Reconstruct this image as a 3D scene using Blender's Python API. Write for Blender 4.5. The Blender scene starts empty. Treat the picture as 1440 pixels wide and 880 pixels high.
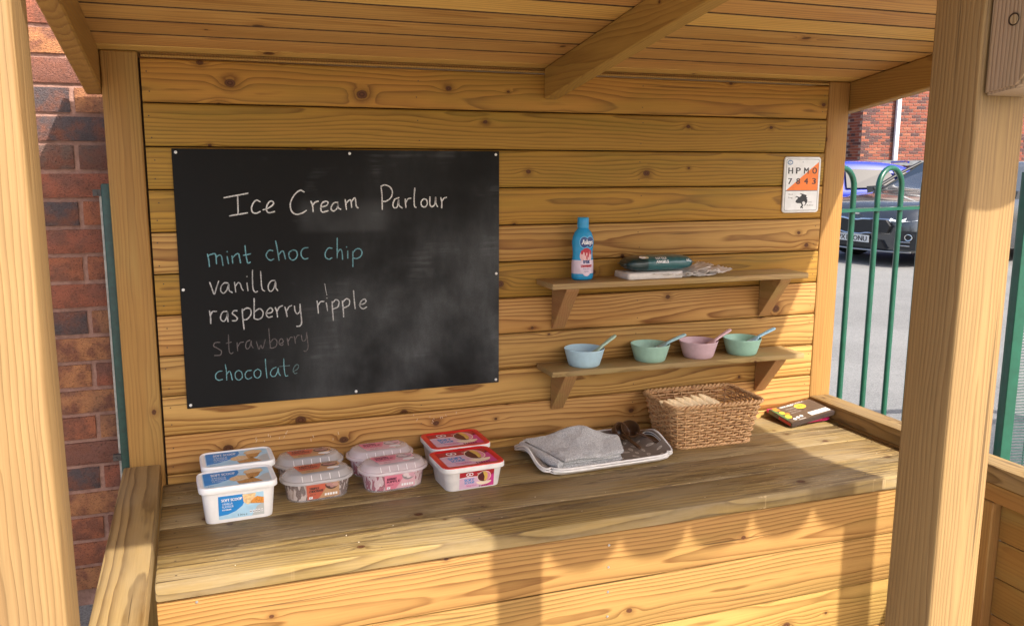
import bpy, bmesh, math, random
from mathutils import Vector, Matrix, noise
random.seed(7)
S = bpy.context.scene
COL = S.collection
PI = math.pi

# ------------------------------------------------------------------ camera
cam = bpy.data.objects.new('camera', bpy.data.cameras.new('camera'))
COL.objects.link(cam); S.camera = cam
cam.data.sensor_width = 36.0
cam.data.lens = 36.0 * 1218.4 / 1440.0
cam.data.clip_start = 0.02; cam.data.clip_end = 500
def cam_pose(C, yaw, pitch, roll):
    f = Vector((math.sin(yaw) * math.cos(pitch), math.cos(yaw) * math.cos(pitch), -math.sin(pitch)))
    rt = Vector((math.cos(yaw), -math.sin(yaw), 0)); up = rt.cross(f)
    c, s = math.cos(roll), math.sin(roll)
    r2 = c * rt + s * up; u2 = -s * rt + c * up
    M = Matrix((r2, u2, -f)).transposed().to_4x4(); M.translation = C
    return M
cam.matrix_world = cam_pose(Vector((0.122, -2.656, 0.921)), math.radians(19.989), math.radians(9.849), math.radians(0.252))

# ------------------------------------------------------------------ world, sun, exposure
SUN_TRAVEL = Vector((-0.37, 1.0, -1.0)).normalized()
src = -SUN_TRAVEL
elev = math.asin(src.z); azim = math.atan2(src.x, src.y)
w = bpy.data.worlds.new("World"); S.world = w; w.use_nodes = True
nt = w.node_tree
sky = nt.nodes.new('ShaderNodeTexSky'); sky.sky_type = 'NISHITA'; sky.sun_disc = False
sky.sun_elevation = elev; sky.sun_rotation = azim
sky.dust_density = 4.0; sky.ozone_density = 0.4; sky.air_density = 0.8
bg = nt.nodes['Background']; bg.inputs['Strength'].default_value = 0.135
nt.links.new(sky.outputs[0], bg.inputs['Color'])
sun = bpy.data.objects.new('sun', bpy.data.lights.new('sun', 'SUN')); COL.objects.link(sun)
sun.data.energy = 3.2; sun.data.angle = math.radians(0.7); sun.data.color = (1.0, 0.955, 0.88)
sun.rotation_euler = SUN_TRAVEL.to_track_quat('-Z', 'Y').to_euler()
S.view_settings.view_transform = 'Standard'; S.view_settings.look = 'None'
S.view_settings.exposure = 1.25; S.view_settings.gamma = 1.0
S.cycles.max_bounces = 8; S.cycles.diffuse_bounces = 5

# ------------------------------------------------------------------ helpers: objects
def tag(o, label=None, cat=None, group=None, kind=None):
    if label: o['label'] = label
    if cat: o['category'] = cat
    if group: o['group'] = group
    if kind: o['kind'] = kind
    return o
def thing(name, label, cat, loc=(0, 0, 0), rz=0.0, group=None):
    o = bpy.data.objects.new(name, None); COL.objects.link(o)
    o.location = loc; o.rotation_euler = (0, 0, rz); o.empty_display_size = 0.05
    return tag(o, label, cat, group)
def link(name, me, parent=None, loc=(0, 0, 0), rot=(0, 0, 0)):
    """loc is in the parent's own frame"""
    o = bpy.data.objects.new(name, me); COL.objects.link(o)
    o.parent = parent; o.location = loc; o.rotation_euler = rot
    return o
def mesh(name, verts, faces, mats, idx=None, smooth=False):
    me = bpy.data.meshes.new(name); me.from_pydata([tuple(v) for v in verts], [], faces)
    if not isinstance(mats, (list, tuple)): mats = [mats]
    for m in mats: me.materials.append(m)
    if idx: me.polygons.foreach_set('material_index', idx)
    if smooth: me.polygons.foreach_set('use_smooth', [True] * len(me.polygons))
    me.update(); return me
def smooth_angle(me, deg=35):
    me.polygons.foreach_set('use_smooth', [True] * len(me.polygons))
    bm = bmesh.new(); bm.from_mesh(me)
    for e in bm.edges:
        if len(e.link_faces) == 2 and e.calc_face_angle(0) > math.radians(deg): e.smooth = False
    bm.to_mesh(me); bm.free(); return me
def box_mesh(name, dx, dy, dz, mat, bev=0.0, seg=1):
    bm = bmesh.new(); bmesh.ops.create_cube(bm, size=1.0)
    bmesh.ops.scale(bm, vec=(dx, dy, dz), verts=bm.verts)
    if bev: bmesh.ops.bevel(bm, geom=list(bm.edges), offset=bev, segments=seg, profile=0.5, affect='EDGES')
    me = bpy.data.meshes.new(name); bm.to_mesh(me); bm.free()
    me.materials.append(mat)
    if bev and seg > 1: smooth_angle(me, 40)
    return me
def wbox(name, x0, x1, y0, y1, z0, z1, mat, parent=None, bev=0.003, seg=1, kind=None, label=None):
    """a bevelled box given in world coordinates; its own origin is its centre"""
    c = Vector(((x0 + x1) / 2, (y0 + y1) / 2, (z0 + z1) / 2))
    me = box_mesh(name, x1 - x0, y1 - y0, z1 - z0, mat, bev, seg)
    off = parent.location if parent else Vector((0, 0, 0))
    o = link(name, me, parent, c - off)
    if kind: o['kind'] = kind
    if label: o['label'] = label
    return o
class MB:
    def __init__(s): s.v = []; s.f = []; s.m = []
    def add(s, vs, fs, mi=0):
        n = len(s.v); s.v += [tuple(v) for v in vs]; s.f += [tuple(n + i for i in f) for f in fs]; s.m += [mi] * len(fs)
    def box(s, x0, x1, y0, y1, z0, z1, mi=0):
        s.add([(x0, y0, z0), (x1, y0, z0), (x1, y1, z0), (x0, y1, z0), (x0, y0, z1), (x1, y0, z1), (x1, y1, z1), (x0, y1, z1)],
              [(0, 3, 2, 1), (4, 5, 6, 7), (0, 1, 5, 4), (1, 2, 6, 5), (2, 3, 7, 6), (3, 0, 4, 7)], mi)
    def tube(s, pts, r, n=8, mi=0, caps=True, closed=False):
        pts = [Vector(p) for p in pts]; N = len(pts); rr = r if isinstance(r, (list, tuple)) else [r] * N
        rings = []; up = None
        for i, p in enumerate(pts):
            a = pts[(i - 1) % N] if (closed or i > 0) else p; b = pts[(i + 1) % N] if (closed or i < N - 1) else p
            t = (b - a).normalized()
            if up is None:
                up = Vector((0, 0, 1)) if abs(t.z) < 0.9 else Vector((1, 0, 0))
            u = t.cross(up)
            if u.length < 1e-6: u = t.orthogonal()
            u.normalize(); v = u.cross(t).normalized(); up = v
            rings.append([p + (u * math.cos(2 * PI * k / n) + v * math.sin(2 * PI * k / n)) * rr[i] for k in range(n)])
        vs = [q for g in rings for q in g]; fs = []
        for i in range(N if closed else N - 1):
            j = (i + 1) % N
            for k in range(n):
                k2 = (k + 1) % n
                fs.append((i * n + k, i * n + k2, j * n + k2, j * n + k))
        if caps and not closed:
            fs.append(tuple(range(n))[::-1]); fs.append(tuple((N - 1) * n + k for k in range(n)))
        s.add(vs, fs, mi)
    def loft(s, rings, mi=0, cap0=True, cap1=True, closed=True):
        n = len(rings[0]); vs = [q for g in rings for q in g]; fs = []
        for i in range(len(rings) - 1):
            for k in range(n if closed else n - 1):
                k2 = (k + 1) % n
                fs.append((i * n + k, i * n + k2, (i + 1) * n + k2, (i + 1) * n + k))
        if cap0: fs.append(tuple(range(n))[::-1])
        if cap1: fs.append(tuple((len(rings) - 1) * n + k for k in range(n)))
        s.add(vs, fs, mi)
    def mesh(s, name, mats, smooth=None):
        me = mesh(name, s.v, s.f, mats, s.m)
        if smooth is not None: smooth_angle(me, smooth)
        return me
def rrect(w, d, r, z, n=5, cx=0, cy=0):
    """rounded rectangle ring, counter-clockwise seen from above"""
    r = min(r, w / 2 - 1e-5, d / 2 - 1e-5); out = []
    for (sx, sy, a0) in ((1, 1, 0), (-1, 1, 90), (-1, -1, 180), (1, -1, 270)):
        for k in range(n + 1):
            a = math.radians(a0 + 90.0 * k / n)
            out.append(Vector((cx + sx * (w / 2 - r) + r * math.cos(a), cy + sy * (d / 2 - r) + r * math.sin(a), z)))
    return out
_txt = {}
def text_geo(s):
    """outline of a line of text as 2D vertices and faces, height of a capital = 1"""
    if s in _txt: return _txt[s]
    cu = bpy.data.curves.new('t', 'FONT'); cu.body = s; cu.resolution_u = 2; cu.size = 1.0
    ob = bpy.data.objects.new('t', cu); COL.objects.link(ob)
    bpy.context.view_layer.update()
    me = bpy.data.meshes.new_from_object(ob.evaluated_get(bpy.context.evaluated_depsgraph_get()))
    vs = [(v.co.x / 0.69, v.co.y / 0.69) for v in me.vertices]; fs = [tuple(p.vertices) for p in me.polygons]
    bpy.data.objects.remove(ob); bpy.data.curves.remove(cu); bpy.data.meshes.remove(me)
    x0 = min(v[0] for v in vs); x1 = max(v[0] for v in vs)
    _txt[s] = ([(v[0] - x0, v[1]) for v in vs], fs, x1 - x0)
    return _txt[s]
class Print:
    """flat print laid on a surface: fn(u, v, lift) gives the point"""
    def __init__(s, fn, lift=0.0006, step=0.00025): s.mb = MB(); s.fn = fn; s.lift = lift; s.step = step
    def poly(s, pts, mi, layer=0):
        s.mb.add([s.fn(u, v, s.lift + s.step * layer) for u, v in pts], [tuple(range(len(pts)))], mi)
    def rect(s, u0, u1, v0, v1, mi, layer=0): s.poly([(u0, v0), (u1, v0), (u1, v1), (u0, v1)], mi, layer)
    def disc(s, u, v, ru, rv, mi, layer=0, n=20, a0=0, a1=360, rings=1):
        full = (a1 - a0) >= 360
        pts = [(u + ru * math.cos(math.radians(a0 + (a1 - a0) * k / n)), v + rv * math.sin(math.radians(a0 + (a1 - a0) * k / n))) for k in range(n if full else n + 1)]
        s.poly(pts, mi, layer)
    def text(s, t, u, v, h, mi, layer=2, width=None, bold=0.0, skew=0.0):
        vs, fs, wd = text_geo(t); sx = h if width is None else width / wd
        for du in ((0,) if not bold else (-bold, 0, bold)):
            s.mb.add([s.fn(u + du + a * sx + b * h * skew, v + b * h, s.lift + s.step * (layer + (0 if du == 0 else 0.3 + du * 50))) for a, b in vs], fs, mi)
    def mesh(s, name, mats): return s.mb.mesh(name, mats)

# ------------------------------------------------------------------ helpers: materials
class N:
    """tiny node-graph writer"""
    def __init__(s, name):
        s.mat = bpy.data.materials.new(name); s.mat.use_nodes = True; s.t = s.mat.node_tree
        s.b = s.t.nodes['Principled BSDF']; s.out = s.t.nodes['Material Output']
    def node(s, typ, **kw):
        n = s.t.nodes.new(typ)
        for k, v in kw.items(): setattr(n, k, v)
        return n
    def put(s, sock, val):
        if isinstance(val, bpy.types.NodeSocket): s.t.links.new(val, sock)
        elif isinstance(val, (tuple, list)) and len(val) == 3 and sock.type == 'RGBA': sock.default_value = (*val, 1)
        else: sock.default_value = val
    def math(s, op, a, b=0.0, c=None, clamp=False):
        n = s.node('ShaderNodeMath', operation=op, use_clamp=clamp)
        s.put(n.inputs[0], a); s.put(n.inputs[1], b)
        if c is not None: s.put(n.inputs[2], c)
        return n.outputs[0]
    def mix(s, f, a, b, mode='MIX'):
        n = s.node('ShaderNodeMix', data_type='RGBA', blend_type=mode)
        s.put(n.inputs[0], f); s.put(n.inputs[6], a); s.put(n.inputs[7], b); return n.outputs[2]
    def xyz(s, x, y, z):
        n = s.node('ShaderNodeCombineXYZ'); s.put(n.inputs[0], x); s.put(n.inputs[1], y); s.put(n.inputs[2], z); return n.outputs[0]
    def sep(s, v):
        n = s.node('ShaderNodeSeparateXYZ'); s.put(n.inputs[0], v); return n.outputs
    def noise(s, vec, scale=5, detail=3, rough=0.5, dist=0.0):
        n = s.node('ShaderNodeTexNoise'); s.put(n.inputs['Vector'], vec); n.inputs['Scale'].default_value = scale
        n.inputs['Detail'].default_value = detail; n.inputs['Roughness'].default_value = rough; n.inputs['Distortion'].default_value = dist
        return n.outputs[0]
    def ramp(s, f, stops, interp='LINEAR'):
        n = s.node('ShaderNodeValToRGB'); s.put(n.inputs[0], f); e = n.color_ramp.elements; n.color_ramp.interpolation = interp
        while len(e) < len(stops): e.new(0.5)
        for k, (p, c) in enumerate(stops):
            e[k].position = p; e[k].color = (*c, 1) if isinstance(c, (tuple, list)) else (c, c, c, 1)
        return n.outputs[0]
    def smooth(s, x, lo, hi):
        n = s.node('ShaderNodeMapRange', interpolation_type='SMOOTHSTEP'); s.put(n.inputs[0], x)
        n.inputs[1].default_value = lo; n.inputs[2].default_value = hi; return n.outputs[0]
    def obj(s): return s.node('ShaderNodeTexCoord').outputs['Object']
    def rand(s): return s.node('ShaderNodeObjectInfo').outputs['Random']
    def bump(s, h, strength=0.3, dist=0.002):
        n = s.node('ShaderNodeBump'); n.inputs['Strength'].default_value = strength; n.inputs['Distance'].default_value = dist
        s.put(n.inputs['Height'], h); s.t.links.new(n.outputs[0], s.b.inputs['Normal'])
    def fin(s, color, rough=0.5, **kw):
        s.put(s.b.inputs['Base Color'], color); s.put(s.b.inputs['Roughness'], rough)
        for k, v in kw.items(): s.put(s.b.inputs[k.replace('_', ' ')], v)
        return s.mat

def wood(name, axis, early, late, knotc=(0.050, 0.018, 0.008), freq=105.0, ring=0.55, tint=(0.36, 0.27, 0.09), tintamt=0.5,
         grey=0.0, rough=0.62, knots=True, kcell=(0.42, 0.115), kpres=0.42, vary=0.16, bump=0.35, scratch=0.0, warp=0.062, sharp=2.6, finec=0.42, crack=0.0):
    g = N(name); P = g.sep(g.obj()); r = g.rand()
    L, W, T = {'x': (P[0], P[2], P[1]), 'X': (P[0], P[1], P[2]), 'y': (P[1], P[2], P[0]), 'Y': (P[1], P[0], P[2]), 'z': (P[2], P[0], P[1])}[axis]
    L = g.math('ADD', L, g.math('MULTIPLY', r, 57.0))
    r2 = g.math('FRACT', g.math('MULTIPLY', r, 13.7)); r3 = g.math('FRACT', g.math('MULTIPLY', r, 71.3))
    W0 = g.math('MULTIPLY_ADD', r2, 0.12, -0.06); T0 = g.math('MULTIPLY_ADD', r3, 0.05, 0.018)
    wv = g.xyz(g.math('MULTIPLY', L, 1.15), g.math('MULTIPLY', W, 5.0), g.math('MULTIPLY_ADD', T, 5.0, g.math('MULTIPLY', r, 31.0)))
    n1 = g.noise(wv, 1.0, 2.0, 0.5)
    wv2 = g.xyz(g.math('MULTIPLY', L, 4.0), g.math('MULTIPLY', W, 26.0), g.math('MULTIPLY', T, 26.0))
    n2 = g.noise(wv2, 1.0, 2.0, 0.55)
    dw = g.math('SUBTRACT', W, W0); dt = g.math('ADD', T, T0)
    rad = g.math('SQRT', g.math('ADD', g.math('MULTIPLY', dw, dw), g.math('MULTIPLY', dt, dt)))
    fld = g.math('MULTIPLY_ADD', g.math('SUBTRACT', n1, 0.5), warp, rad)
    fld = g.math('MULTIPLY_ADD', g.math('SUBTRACT', n2, 0.5), 0.010, fld)
    kn = None
    if knots:
        kv = g.xyz(g.math('DIVIDE', L, kcell[0]), g.math('ADD', g.math('DIVIDE', g.math('ADD', W, T), kcell[1]), g.math('MULTIPLY', r2, 9.0)), g.math('MULTIPLY', r3, 0.0))
        vo = g.node('ShaderNodeTexVoronoi', voronoi_dimensions='2D'); g.put(vo.inputs['Vector'], kv); vo.inputs['Scale'].default_value = 1.0
        vo.inputs['Randomness'].default_value = 0.75
        dv = g.node('ShaderNodeVectorMath', operation='SUBTRACT'); g.put(dv.inputs[0], kv); g.put(dv.inputs[1], vo.outputs['Position'])
        D = g.sep(dv.outputs[0]); C = g.sep(vo.outputs['Color'])
        dl = g.math('MULTIPLY', D[0], kcell[0]); dwk = g.math('MULTIPLY', D[1], kcell[1])
        # a little wobble so that knots are not perfect ellipses
        nk = g.noise(g.xyz(g.math('MULTIPLY', L, 60), g.math('MULTIPLY', W, 60), 0.0), 1.0, 2)
        dwk = g.math('MULTIPLY_ADD', g.math('SUBTRACT', nk, 0.5), 0.006, dwk)
        pres = g.math('GREATER_THAN', C[1], 1 - kpres)
        size = g.math('MULTIPLY_ADD', g.math('MULTIPLY', C[0], C[0]), 0.0085, 0.0040)
        dc = g.math('SQRT', g.math('ADD', g.math('MULTIPLY', g.math('MULTIPLY', dl, 0.75), g.math('MULTIPLY', dl, 0.75)), g.math('MULTIPLY', dwk, dwk)))
        q = g.math('DIVIDE', dc, size)
        wl = g.math('DIVIDE', dl, 0.036); ww = g.math('DIVIDE', dwk, g.math('MULTIPLY', size, 1.9))
        e = g.math('EXPONENT', g.math('MULTIPLY', g.math('ADD', g.math('MULTIPLY', wl, wl), g.math('MULTIPLY', ww, ww)), -1.0))
        amp = g.math('MULTIPLY', g.math('MULTIPLY', size, 1.9), pres)
        fld = g.math('MULTIPLY_ADD', e, amp, fld)
        core = g.math('MULTIPLY', g.math('SUBTRACT', 1.0, g.smooth(q, 0.75, 1.15)), pres)
        halo = g.math('MULTIPLY', g.math('SUBTRACT', 1.0, g.smooth(q, 0.8, 3.4)), pres)
        kn = (core, halo, q)
    sw = g.math('FRACT', g.math('MULTIPLY', fld, freq))
    # early wood to late wood: slow rise, sharp drop
    st = g.math('MULTIPLY', g.math('POWER', sw, sharp), g.math('SUBTRACT', 1.0, g.smooth(sw, 0.88, 1.0)))
    patch = g.noise(g.xyz(g.math('MULTIPLY', L, 2.3), g.math('MULTIPLY', W, 14), g.math('MULTIPLY', T, 14)), 1.0, 3)
    st = g.math('MULTIPLY', st, g.math('MULTIPLY_ADD', g.smooth(patch, 0.3, 0.7), 1.0, 0.75))
    fine = g.noise(g.xyz(g.math('MULTIPLY', L, 7), g.math('MULTIPLY', W, 240), g.math('MULTIPLY', T, 240)), 1.0, 3, 0.6)
    col = g.mix(g.math('MULTIPLY', st, ring, clamp=True), early, late)
    col = g.mix(g.math('MULTIPLY', g.smooth(patch, 0.42, 0.72), tintamt), col, tint)
    hsv = g.node('ShaderNodeHueSaturation'); g.put(hsv.inputs['Color'], col)
    g.put(hsv.inputs['Value'], g.math('ADD', g.math('MULTIPLY_ADD', r3, vary, 1 - vary / 2), g.math('MULTIPLY', g.math('SUBTRACT', fine, 0.5), finec)))
    g.put(hsv.inputs['Hue'], g.math('MULTIPLY_ADD', r2, 0.014, 0.493))
    col = hsv.outputs[0]
    if grey:
        gn = g.noise(g.xyz(g.math('MULTIPLY', L, 3.0), g.math('MULTIPLY', W, 11), g.math('MULTIPLY', T, 11)), 1.0, 5, 0.65)
        col = g.mix(g.math('MULTIPLY', g.smooth(gn, 0.35, 0.7), grey), col, (0.33, 0.26, 0.16))
    if scratch:
        sn = g.noise(g.xyz(g.math('MULTIPLY', L, 35), g.math('MULTIPLY', W, 420), 1.7), 1.0, 3, 0.6)
        area = g.smooth(g.noise(g.xyz(g.math('MULTIPLY', L, 2.0), g.math('MULTIPLY', W, 5), 3.0), 1.0, 3), 0.40, 0.60)
        col = g.mix(g.math('MULTIPLY', g.math('MULTIPLY', g.smooth(sn, 0.60, 0.68), area), scratch), col, (0.55, 0.40, 0.21))
        dn = g.noise(g.xyz(g.math('MULTIPLY', L, 5), g.math('MULTIPLY', W, 60), 4.0), 1.0, 4, 0.6)
        col = g.mix(g.math('MULTIPLY', g.math('MULTIPLY', g.smooth(dn, 0.50, 0.62), area), 0.75), col, (0.085, 0.050, 0.022))
    h = g.math('MULTIPLY_ADD', st, -0.6, g.math('MULTIPLY', fine, 0.5))
    if crack:
        cn = g.noise(g.xyz(g.math('MULTIPLY', L, 1.3), g.math('MULTIPLY', W, 75), g.math('MULTIPLY', T, 75)), 1.0, 2, 0.5)
        ck = g.math('MULTIPLY', g.smooth(cn, 0.70, 0.745), crack)
        col = g.mix(ck, col, (0.055, 0.028, 0.012)); h = g.math('MULTIPLY_ADD', ck, -1.5, h)
    if kn:
        core, halo, q = kn
        col = g.mix(g.math('MULTIPLY', halo, 0.42), col, late)
        kr = g.math('MULTIPLY_ADD', g.math('SINE', g.math('MULTIPLY', q, 11.0)), 0.5, 0.5)
        kc = g.mix(kr, knotc, tuple(min(1, c * 2.3) for c in knotc))
        col = g.mix(g.math('MULTIPLY', core, 0.92), col, kc)
        ringd = g.math('MULTIPLY', core, g.smooth(q, 0.6, 0.95))
        col = g.mix(g.math('MULTIPLY', ringd, 0.5), col, (0.05, 0.025, 0.012))
        h = g.math('MULTIPLY_ADD', core, -0.8, h)
    g.bump(h, bump, 0.0012)
    return g.fin(col, g.math('MULTIPLY_ADD', st, -0.12, rough), Specular_IOR_Level=0.22)

def plain(name, color, rough=0.5, mott=0.06, scale=40, bump=0.0, **kw):
    g = N(name); n = g.noise(g.obj(), scale, 3)
    c = g.mix(g.smooth(n, 0.3, 0.7), tuple(x * (1 - mott) for x in color), tuple(min(1, x * (1 + mott)) for x in color))
    if bump: g.bump(n, bump, 0.001)
    return g.fin(c, rough, **kw)
def metal_paint(name, color, rough=0.3, coat=0.6):
    return plain(name, color, rough, 0.03, 3, Coat_Weight=coat, Coat_Roughness=0.05)

E_ = (0.385, 0.200, 0.036); L_ = (0.10, 0.034, 0.006)
M_WALL = wood('pine_wall', 'x', E_, L_, tint=(0.29, 0.175, 0.028), tintamt=0.65, ring=0.75, freq=96, kpres=0.6, kcell=(0.36, 0.070), vary=0.3, crack=0.6)
M_WALLB = wood('pine_wall_bleached', 'x', (0.455, 0.262, 0.080), (0.13, 0.044, 0.010), tint=(0.36, 0.18, 0.042), tintamt=0.6, ring=1.0, freq=88, kpres=0.55, kcell=(0.36, 0.074), vary=0.26, crack=0.6)
M_CEIL = wood('pine_ceiling', 'X', (0.58, 0.335, 0.098), (0.25, 0.10, 0.026), ring=0.7, kpres=0.3, tintamt=0.35, tint=(0.42, 0.20, 0.05), freq=90, vary=0.34, warp=0.05)
M_CTR = wood('pine_counter', 'X', (0.31, 0.205, 0.075), (0.090, 0.046, 0.015), tint=(0.19, 0.130, 0.050), tintamt=0.7, grey=0.55, kpres=0.45, scratch=0.9, rough=0.55, ring=1.0, freq=92, vary=0.22, bump=0.7, finec=0.6, crack=0.8)
M_PANEL = wood('pine_panel', 'x', (0.385, 0.220, 0.068), (0.12, 0.042, 0.010), tint=(0.31, 0.195, 0.058), tintamt=0.55, kpres=0.55, freq=88, ring=0.85, vary=0.2, crack=0.7)
M_POST = wood('pine_post', 'z', (0.35, 0.186, 0.052), (0.18, 0.072, 0.020), ring=0.5, tintamt=0.3, kpres=0.35, kcell=(0.45, 0.12), freq=130, warp=0.03, crack=0.6)
M_POSTF = wood('pine_post_front', 'z', (0.30, 0.188, 0.076), (0.155, 0.078, 0.027), ring=0.62, tintamt=0.45, tint=(0.25, 0.160, 0.072), kpres=0.30, freq=175, kcell=(0.6, 0.12), warp=0.028, bump=0.55, crack=0.6, finec=0.55)
M_RAFT = wood('pine_rafter', 'Y', (0.35, 0.195, 0.052), (0.17, 0.072, 0.018), ring=0.6, tintamt=0.4, tint=(0.28, 0.16, 0.04), kpres=0.2, freq=130, warp=0.04)
M_RAIL = wood('pine_rail', 'Y', (0.34, 0.215, 0.085), (0.12, 0.060, 0.020), ring=1.0, tintamt=0.4, tint=(0.26, 0.17, 0.065), grey=0.3, kpres=0.5, kcell=(0.35, 0.14), freq=95, warp=0.05, bump=0.8, crack=0.8, finec=0.45)
M_SIDE = wood('pine_side', 'y', (0.34, 0.18, 0.050), (0.20, 0.085, 0.022), kpres=0.4)
M_SHELF = wood('pine_shelf', 'X', (0.37, 0.235, 0.095), (0.20, 0.105, 0.036), ring=0.8, kpres=0.3, grey=0.3, freq=120)
M_GREYW = wood('pine_weathered', 'z', (0.40, 0.29, 0.185), (0.17, 0.11, 0.065), ring=0.9, grey=0.35, kpres=0.0, freq=170, bump=1.0, warp=0.03)
M_DARKWOOD = plain('dark_gap', (0.035, 0.018, 0.008), 0.9)
M_STEEL = plain('screw_steel', (0.55, 0.56, 0.58), 0.3, 0.15, 400, Metallic=0.9)
M_GREEN = plain('green_fence_paint', (0.006, 0.078, 0.045), 0.32, 0.12, 25, Coat_Weight=0.3)
M_WHITE = plain('white_plastic', (0.84, 0.83, 0.81), 0.38, 0.02, 60)
# ------------------------------------------------------------------ the setting: ground
GZ = -0.485
def ground_z(x, y): return GZ - 0.095 * min(1.0, max(0.0, -y / 0.6))
KZ = GZ - 0.095
def ground():
    xs = [-150, -60, -25, -10, -5] + [-4 + i * 0.5 for i in range(60)] + [30, 50, 90, 150]
    ys = [-150, -60, -25, -10, -5, -0.6, 0.0] + [-4 + i * 0.5 for i in range(60)] + [30, 50, 90, 150]
    ys = sorted(set(ys)); vs = [(x, y, ground_z(x, y)) for y in ys for x in xs]; n = len(xs)
    fs = [(j * n + i, j * n + i + 1, (j + 1) * n + i + 1, (j + 1) * n + i) for j in range(len(ys) - 1) for i in range(n - 1)]
    g = N('tarmac'); P = g.obj()
    a = g.noise(P, 0.9, 5, 0.6); b = g.noise(P, 160, 2); c = g.noise(P, 14, 4)
    col = g.mix(g.smooth(a, 0.3, 0.7), (0.155, 0.150, 0.143), (0.215, 0.210, 0.20))
    col = g.mix(g.math('MULTIPLY', g.smooth(b, 0.45, 0.7), 0.55), col, (0.30, 0.29, 0.275))
    col = g.mix(g.math('MULTIPLY', g.smooth(b, 0.55, 0.35), 0.45), col, (0.08, 0.08, 0.08))
    col = g.mix(g.math('MULTIPLY', g.smooth(c, 0.6, 0.75), 0.25), col, (0.10, 0.10, 0.097))
    g.bump(b, 0.5, 0.004)
    m = g.fin(col, 0.85)
    o = link('ground', mesh('ground', vs, fs, m), None); o['kind'] = 'structure'
ground()
def bounce_slab():
    # pale slab added out of view in front, bouncing light up into the kiosk
    g = N('bounce_slab_pale'); P = g.obj(); a = g.noise(P, 1.3, 4, 0.6); b = g.noise(P, 120, 2)
    col = g.mix(g.smooth(a, 0.3, 0.7), (0.27, 0.24, 0.20), (0.36, 0.32, 0.27)); col = g.mix(g.math('MULTIPLY', g.smooth(b, 0.4, 0.7), 0.3), col, (0.28, 0.25, 0.22))
    g.bump(b, 0.4, 0.003); m = g.fin(col, 0.85)
    vs = [(x, y, KZ + 0.004) for x, y in ((-7, -12), (7, -12), (7, -0.62), (-7, -0.62))]
    o = link('bounce_slab', mesh('bounce_slab', vs, [(0, 1, 2, 3)], m), None); o['kind'] = 'structure'
bounce_slab()

# ------------------------------------------------------------------ the kiosk
XR = 2.31; PW = 0.095; SL = 0.155; RZ = 1.218
def roof_z(y): return RZ + SL * (-y)
K = thing('wooden_kiosk', 'open fronted honey coloured timber kiosk with plank back wall, counter and sloping roof', 'kiosk', (1.15, -0.8, KZ))
def kb(name, *a, **k): return wbox(name, *a, parent=K, **k)

def wall_plank(z0, h, mat):
    """log-lap board: flat face, lower third easing back to the joint"""
    x0, x1 = 0.001, XR - 0.001; c = Vector(((x0 + x1) / 2, 0.009, z0 + h / 2))
    prof = [(0.0055, 0.0018), (0.0030, 0.0036), (0.0012, 0.016), (-0.0004, 0.030), (-0.001, 0.040), (-0.001, h - 0.0075), (-0.0002, h - 0.0035), (0.0022, h - 0.0018), (0.019, h - 0.0018), (0.019, 0.0018)]
    mb = MB(); mb.loft([[Vector((x - c.x, y - c.y, z0 + z - c.z)) for y, z in prof] for x in (x0, x1)], 0)
    me = mb.mesh('wall_plank', [mat], 50)
    bm = bmesh.new(); bm.from_mesh(me); bmesh.ops.recalc_face_normals(bm, faces=bm.faces); bm.to_mesh(me); bm.free()
    link('wall_plank', me, K, c - K.location)
for i in range(10):                                     # wall planks, joints every 0.12 m
    wall_plank(i * 0.12, 0.12, M_WALLB if i < 6 and i != 4 else M_WALL)
wall_plank(-0.12, 0.12, M_WALLB)
kb('wall_backing', -0.09, XR + 0.09, 0.0195, 0.032, KZ, 1.20, M_DARKWOOD, bev=0)
kb('trim_board', 0.003, XR - 0.003, -0.006, 0.012, 1.2015, 1.2085, M_RAFT, bev=0.0015)
kb('trim_board', 0.003, XR - 0.003, 0.006, 0.018, 1.2095, 1.2165, M_RAFT, bev=0.0015)

def post(x0, y0, zt, mat, label=None):
    return kb('post', x0, x0 + PW, y0, y0 + PW, KZ, zt, mat, bev=0.006, seg=3, label=label)
post(-0.1, -0.002, 1.216, M_POST); post(XR + 0.002, -0.002, 1.216, M_POST)
post(-0.128, -1.68, roof_z(-1.63) - 0.012, M_POSTF, 'pale sunlit front corner post')
post(1.19, -1.68, roof_z(-1.63) - 0.012, M_POSTF, 'front middle post with one side in shade')
post(2.31, -1.68, roof_z(-1.63) - 0.012, M_POSTF)

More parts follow.
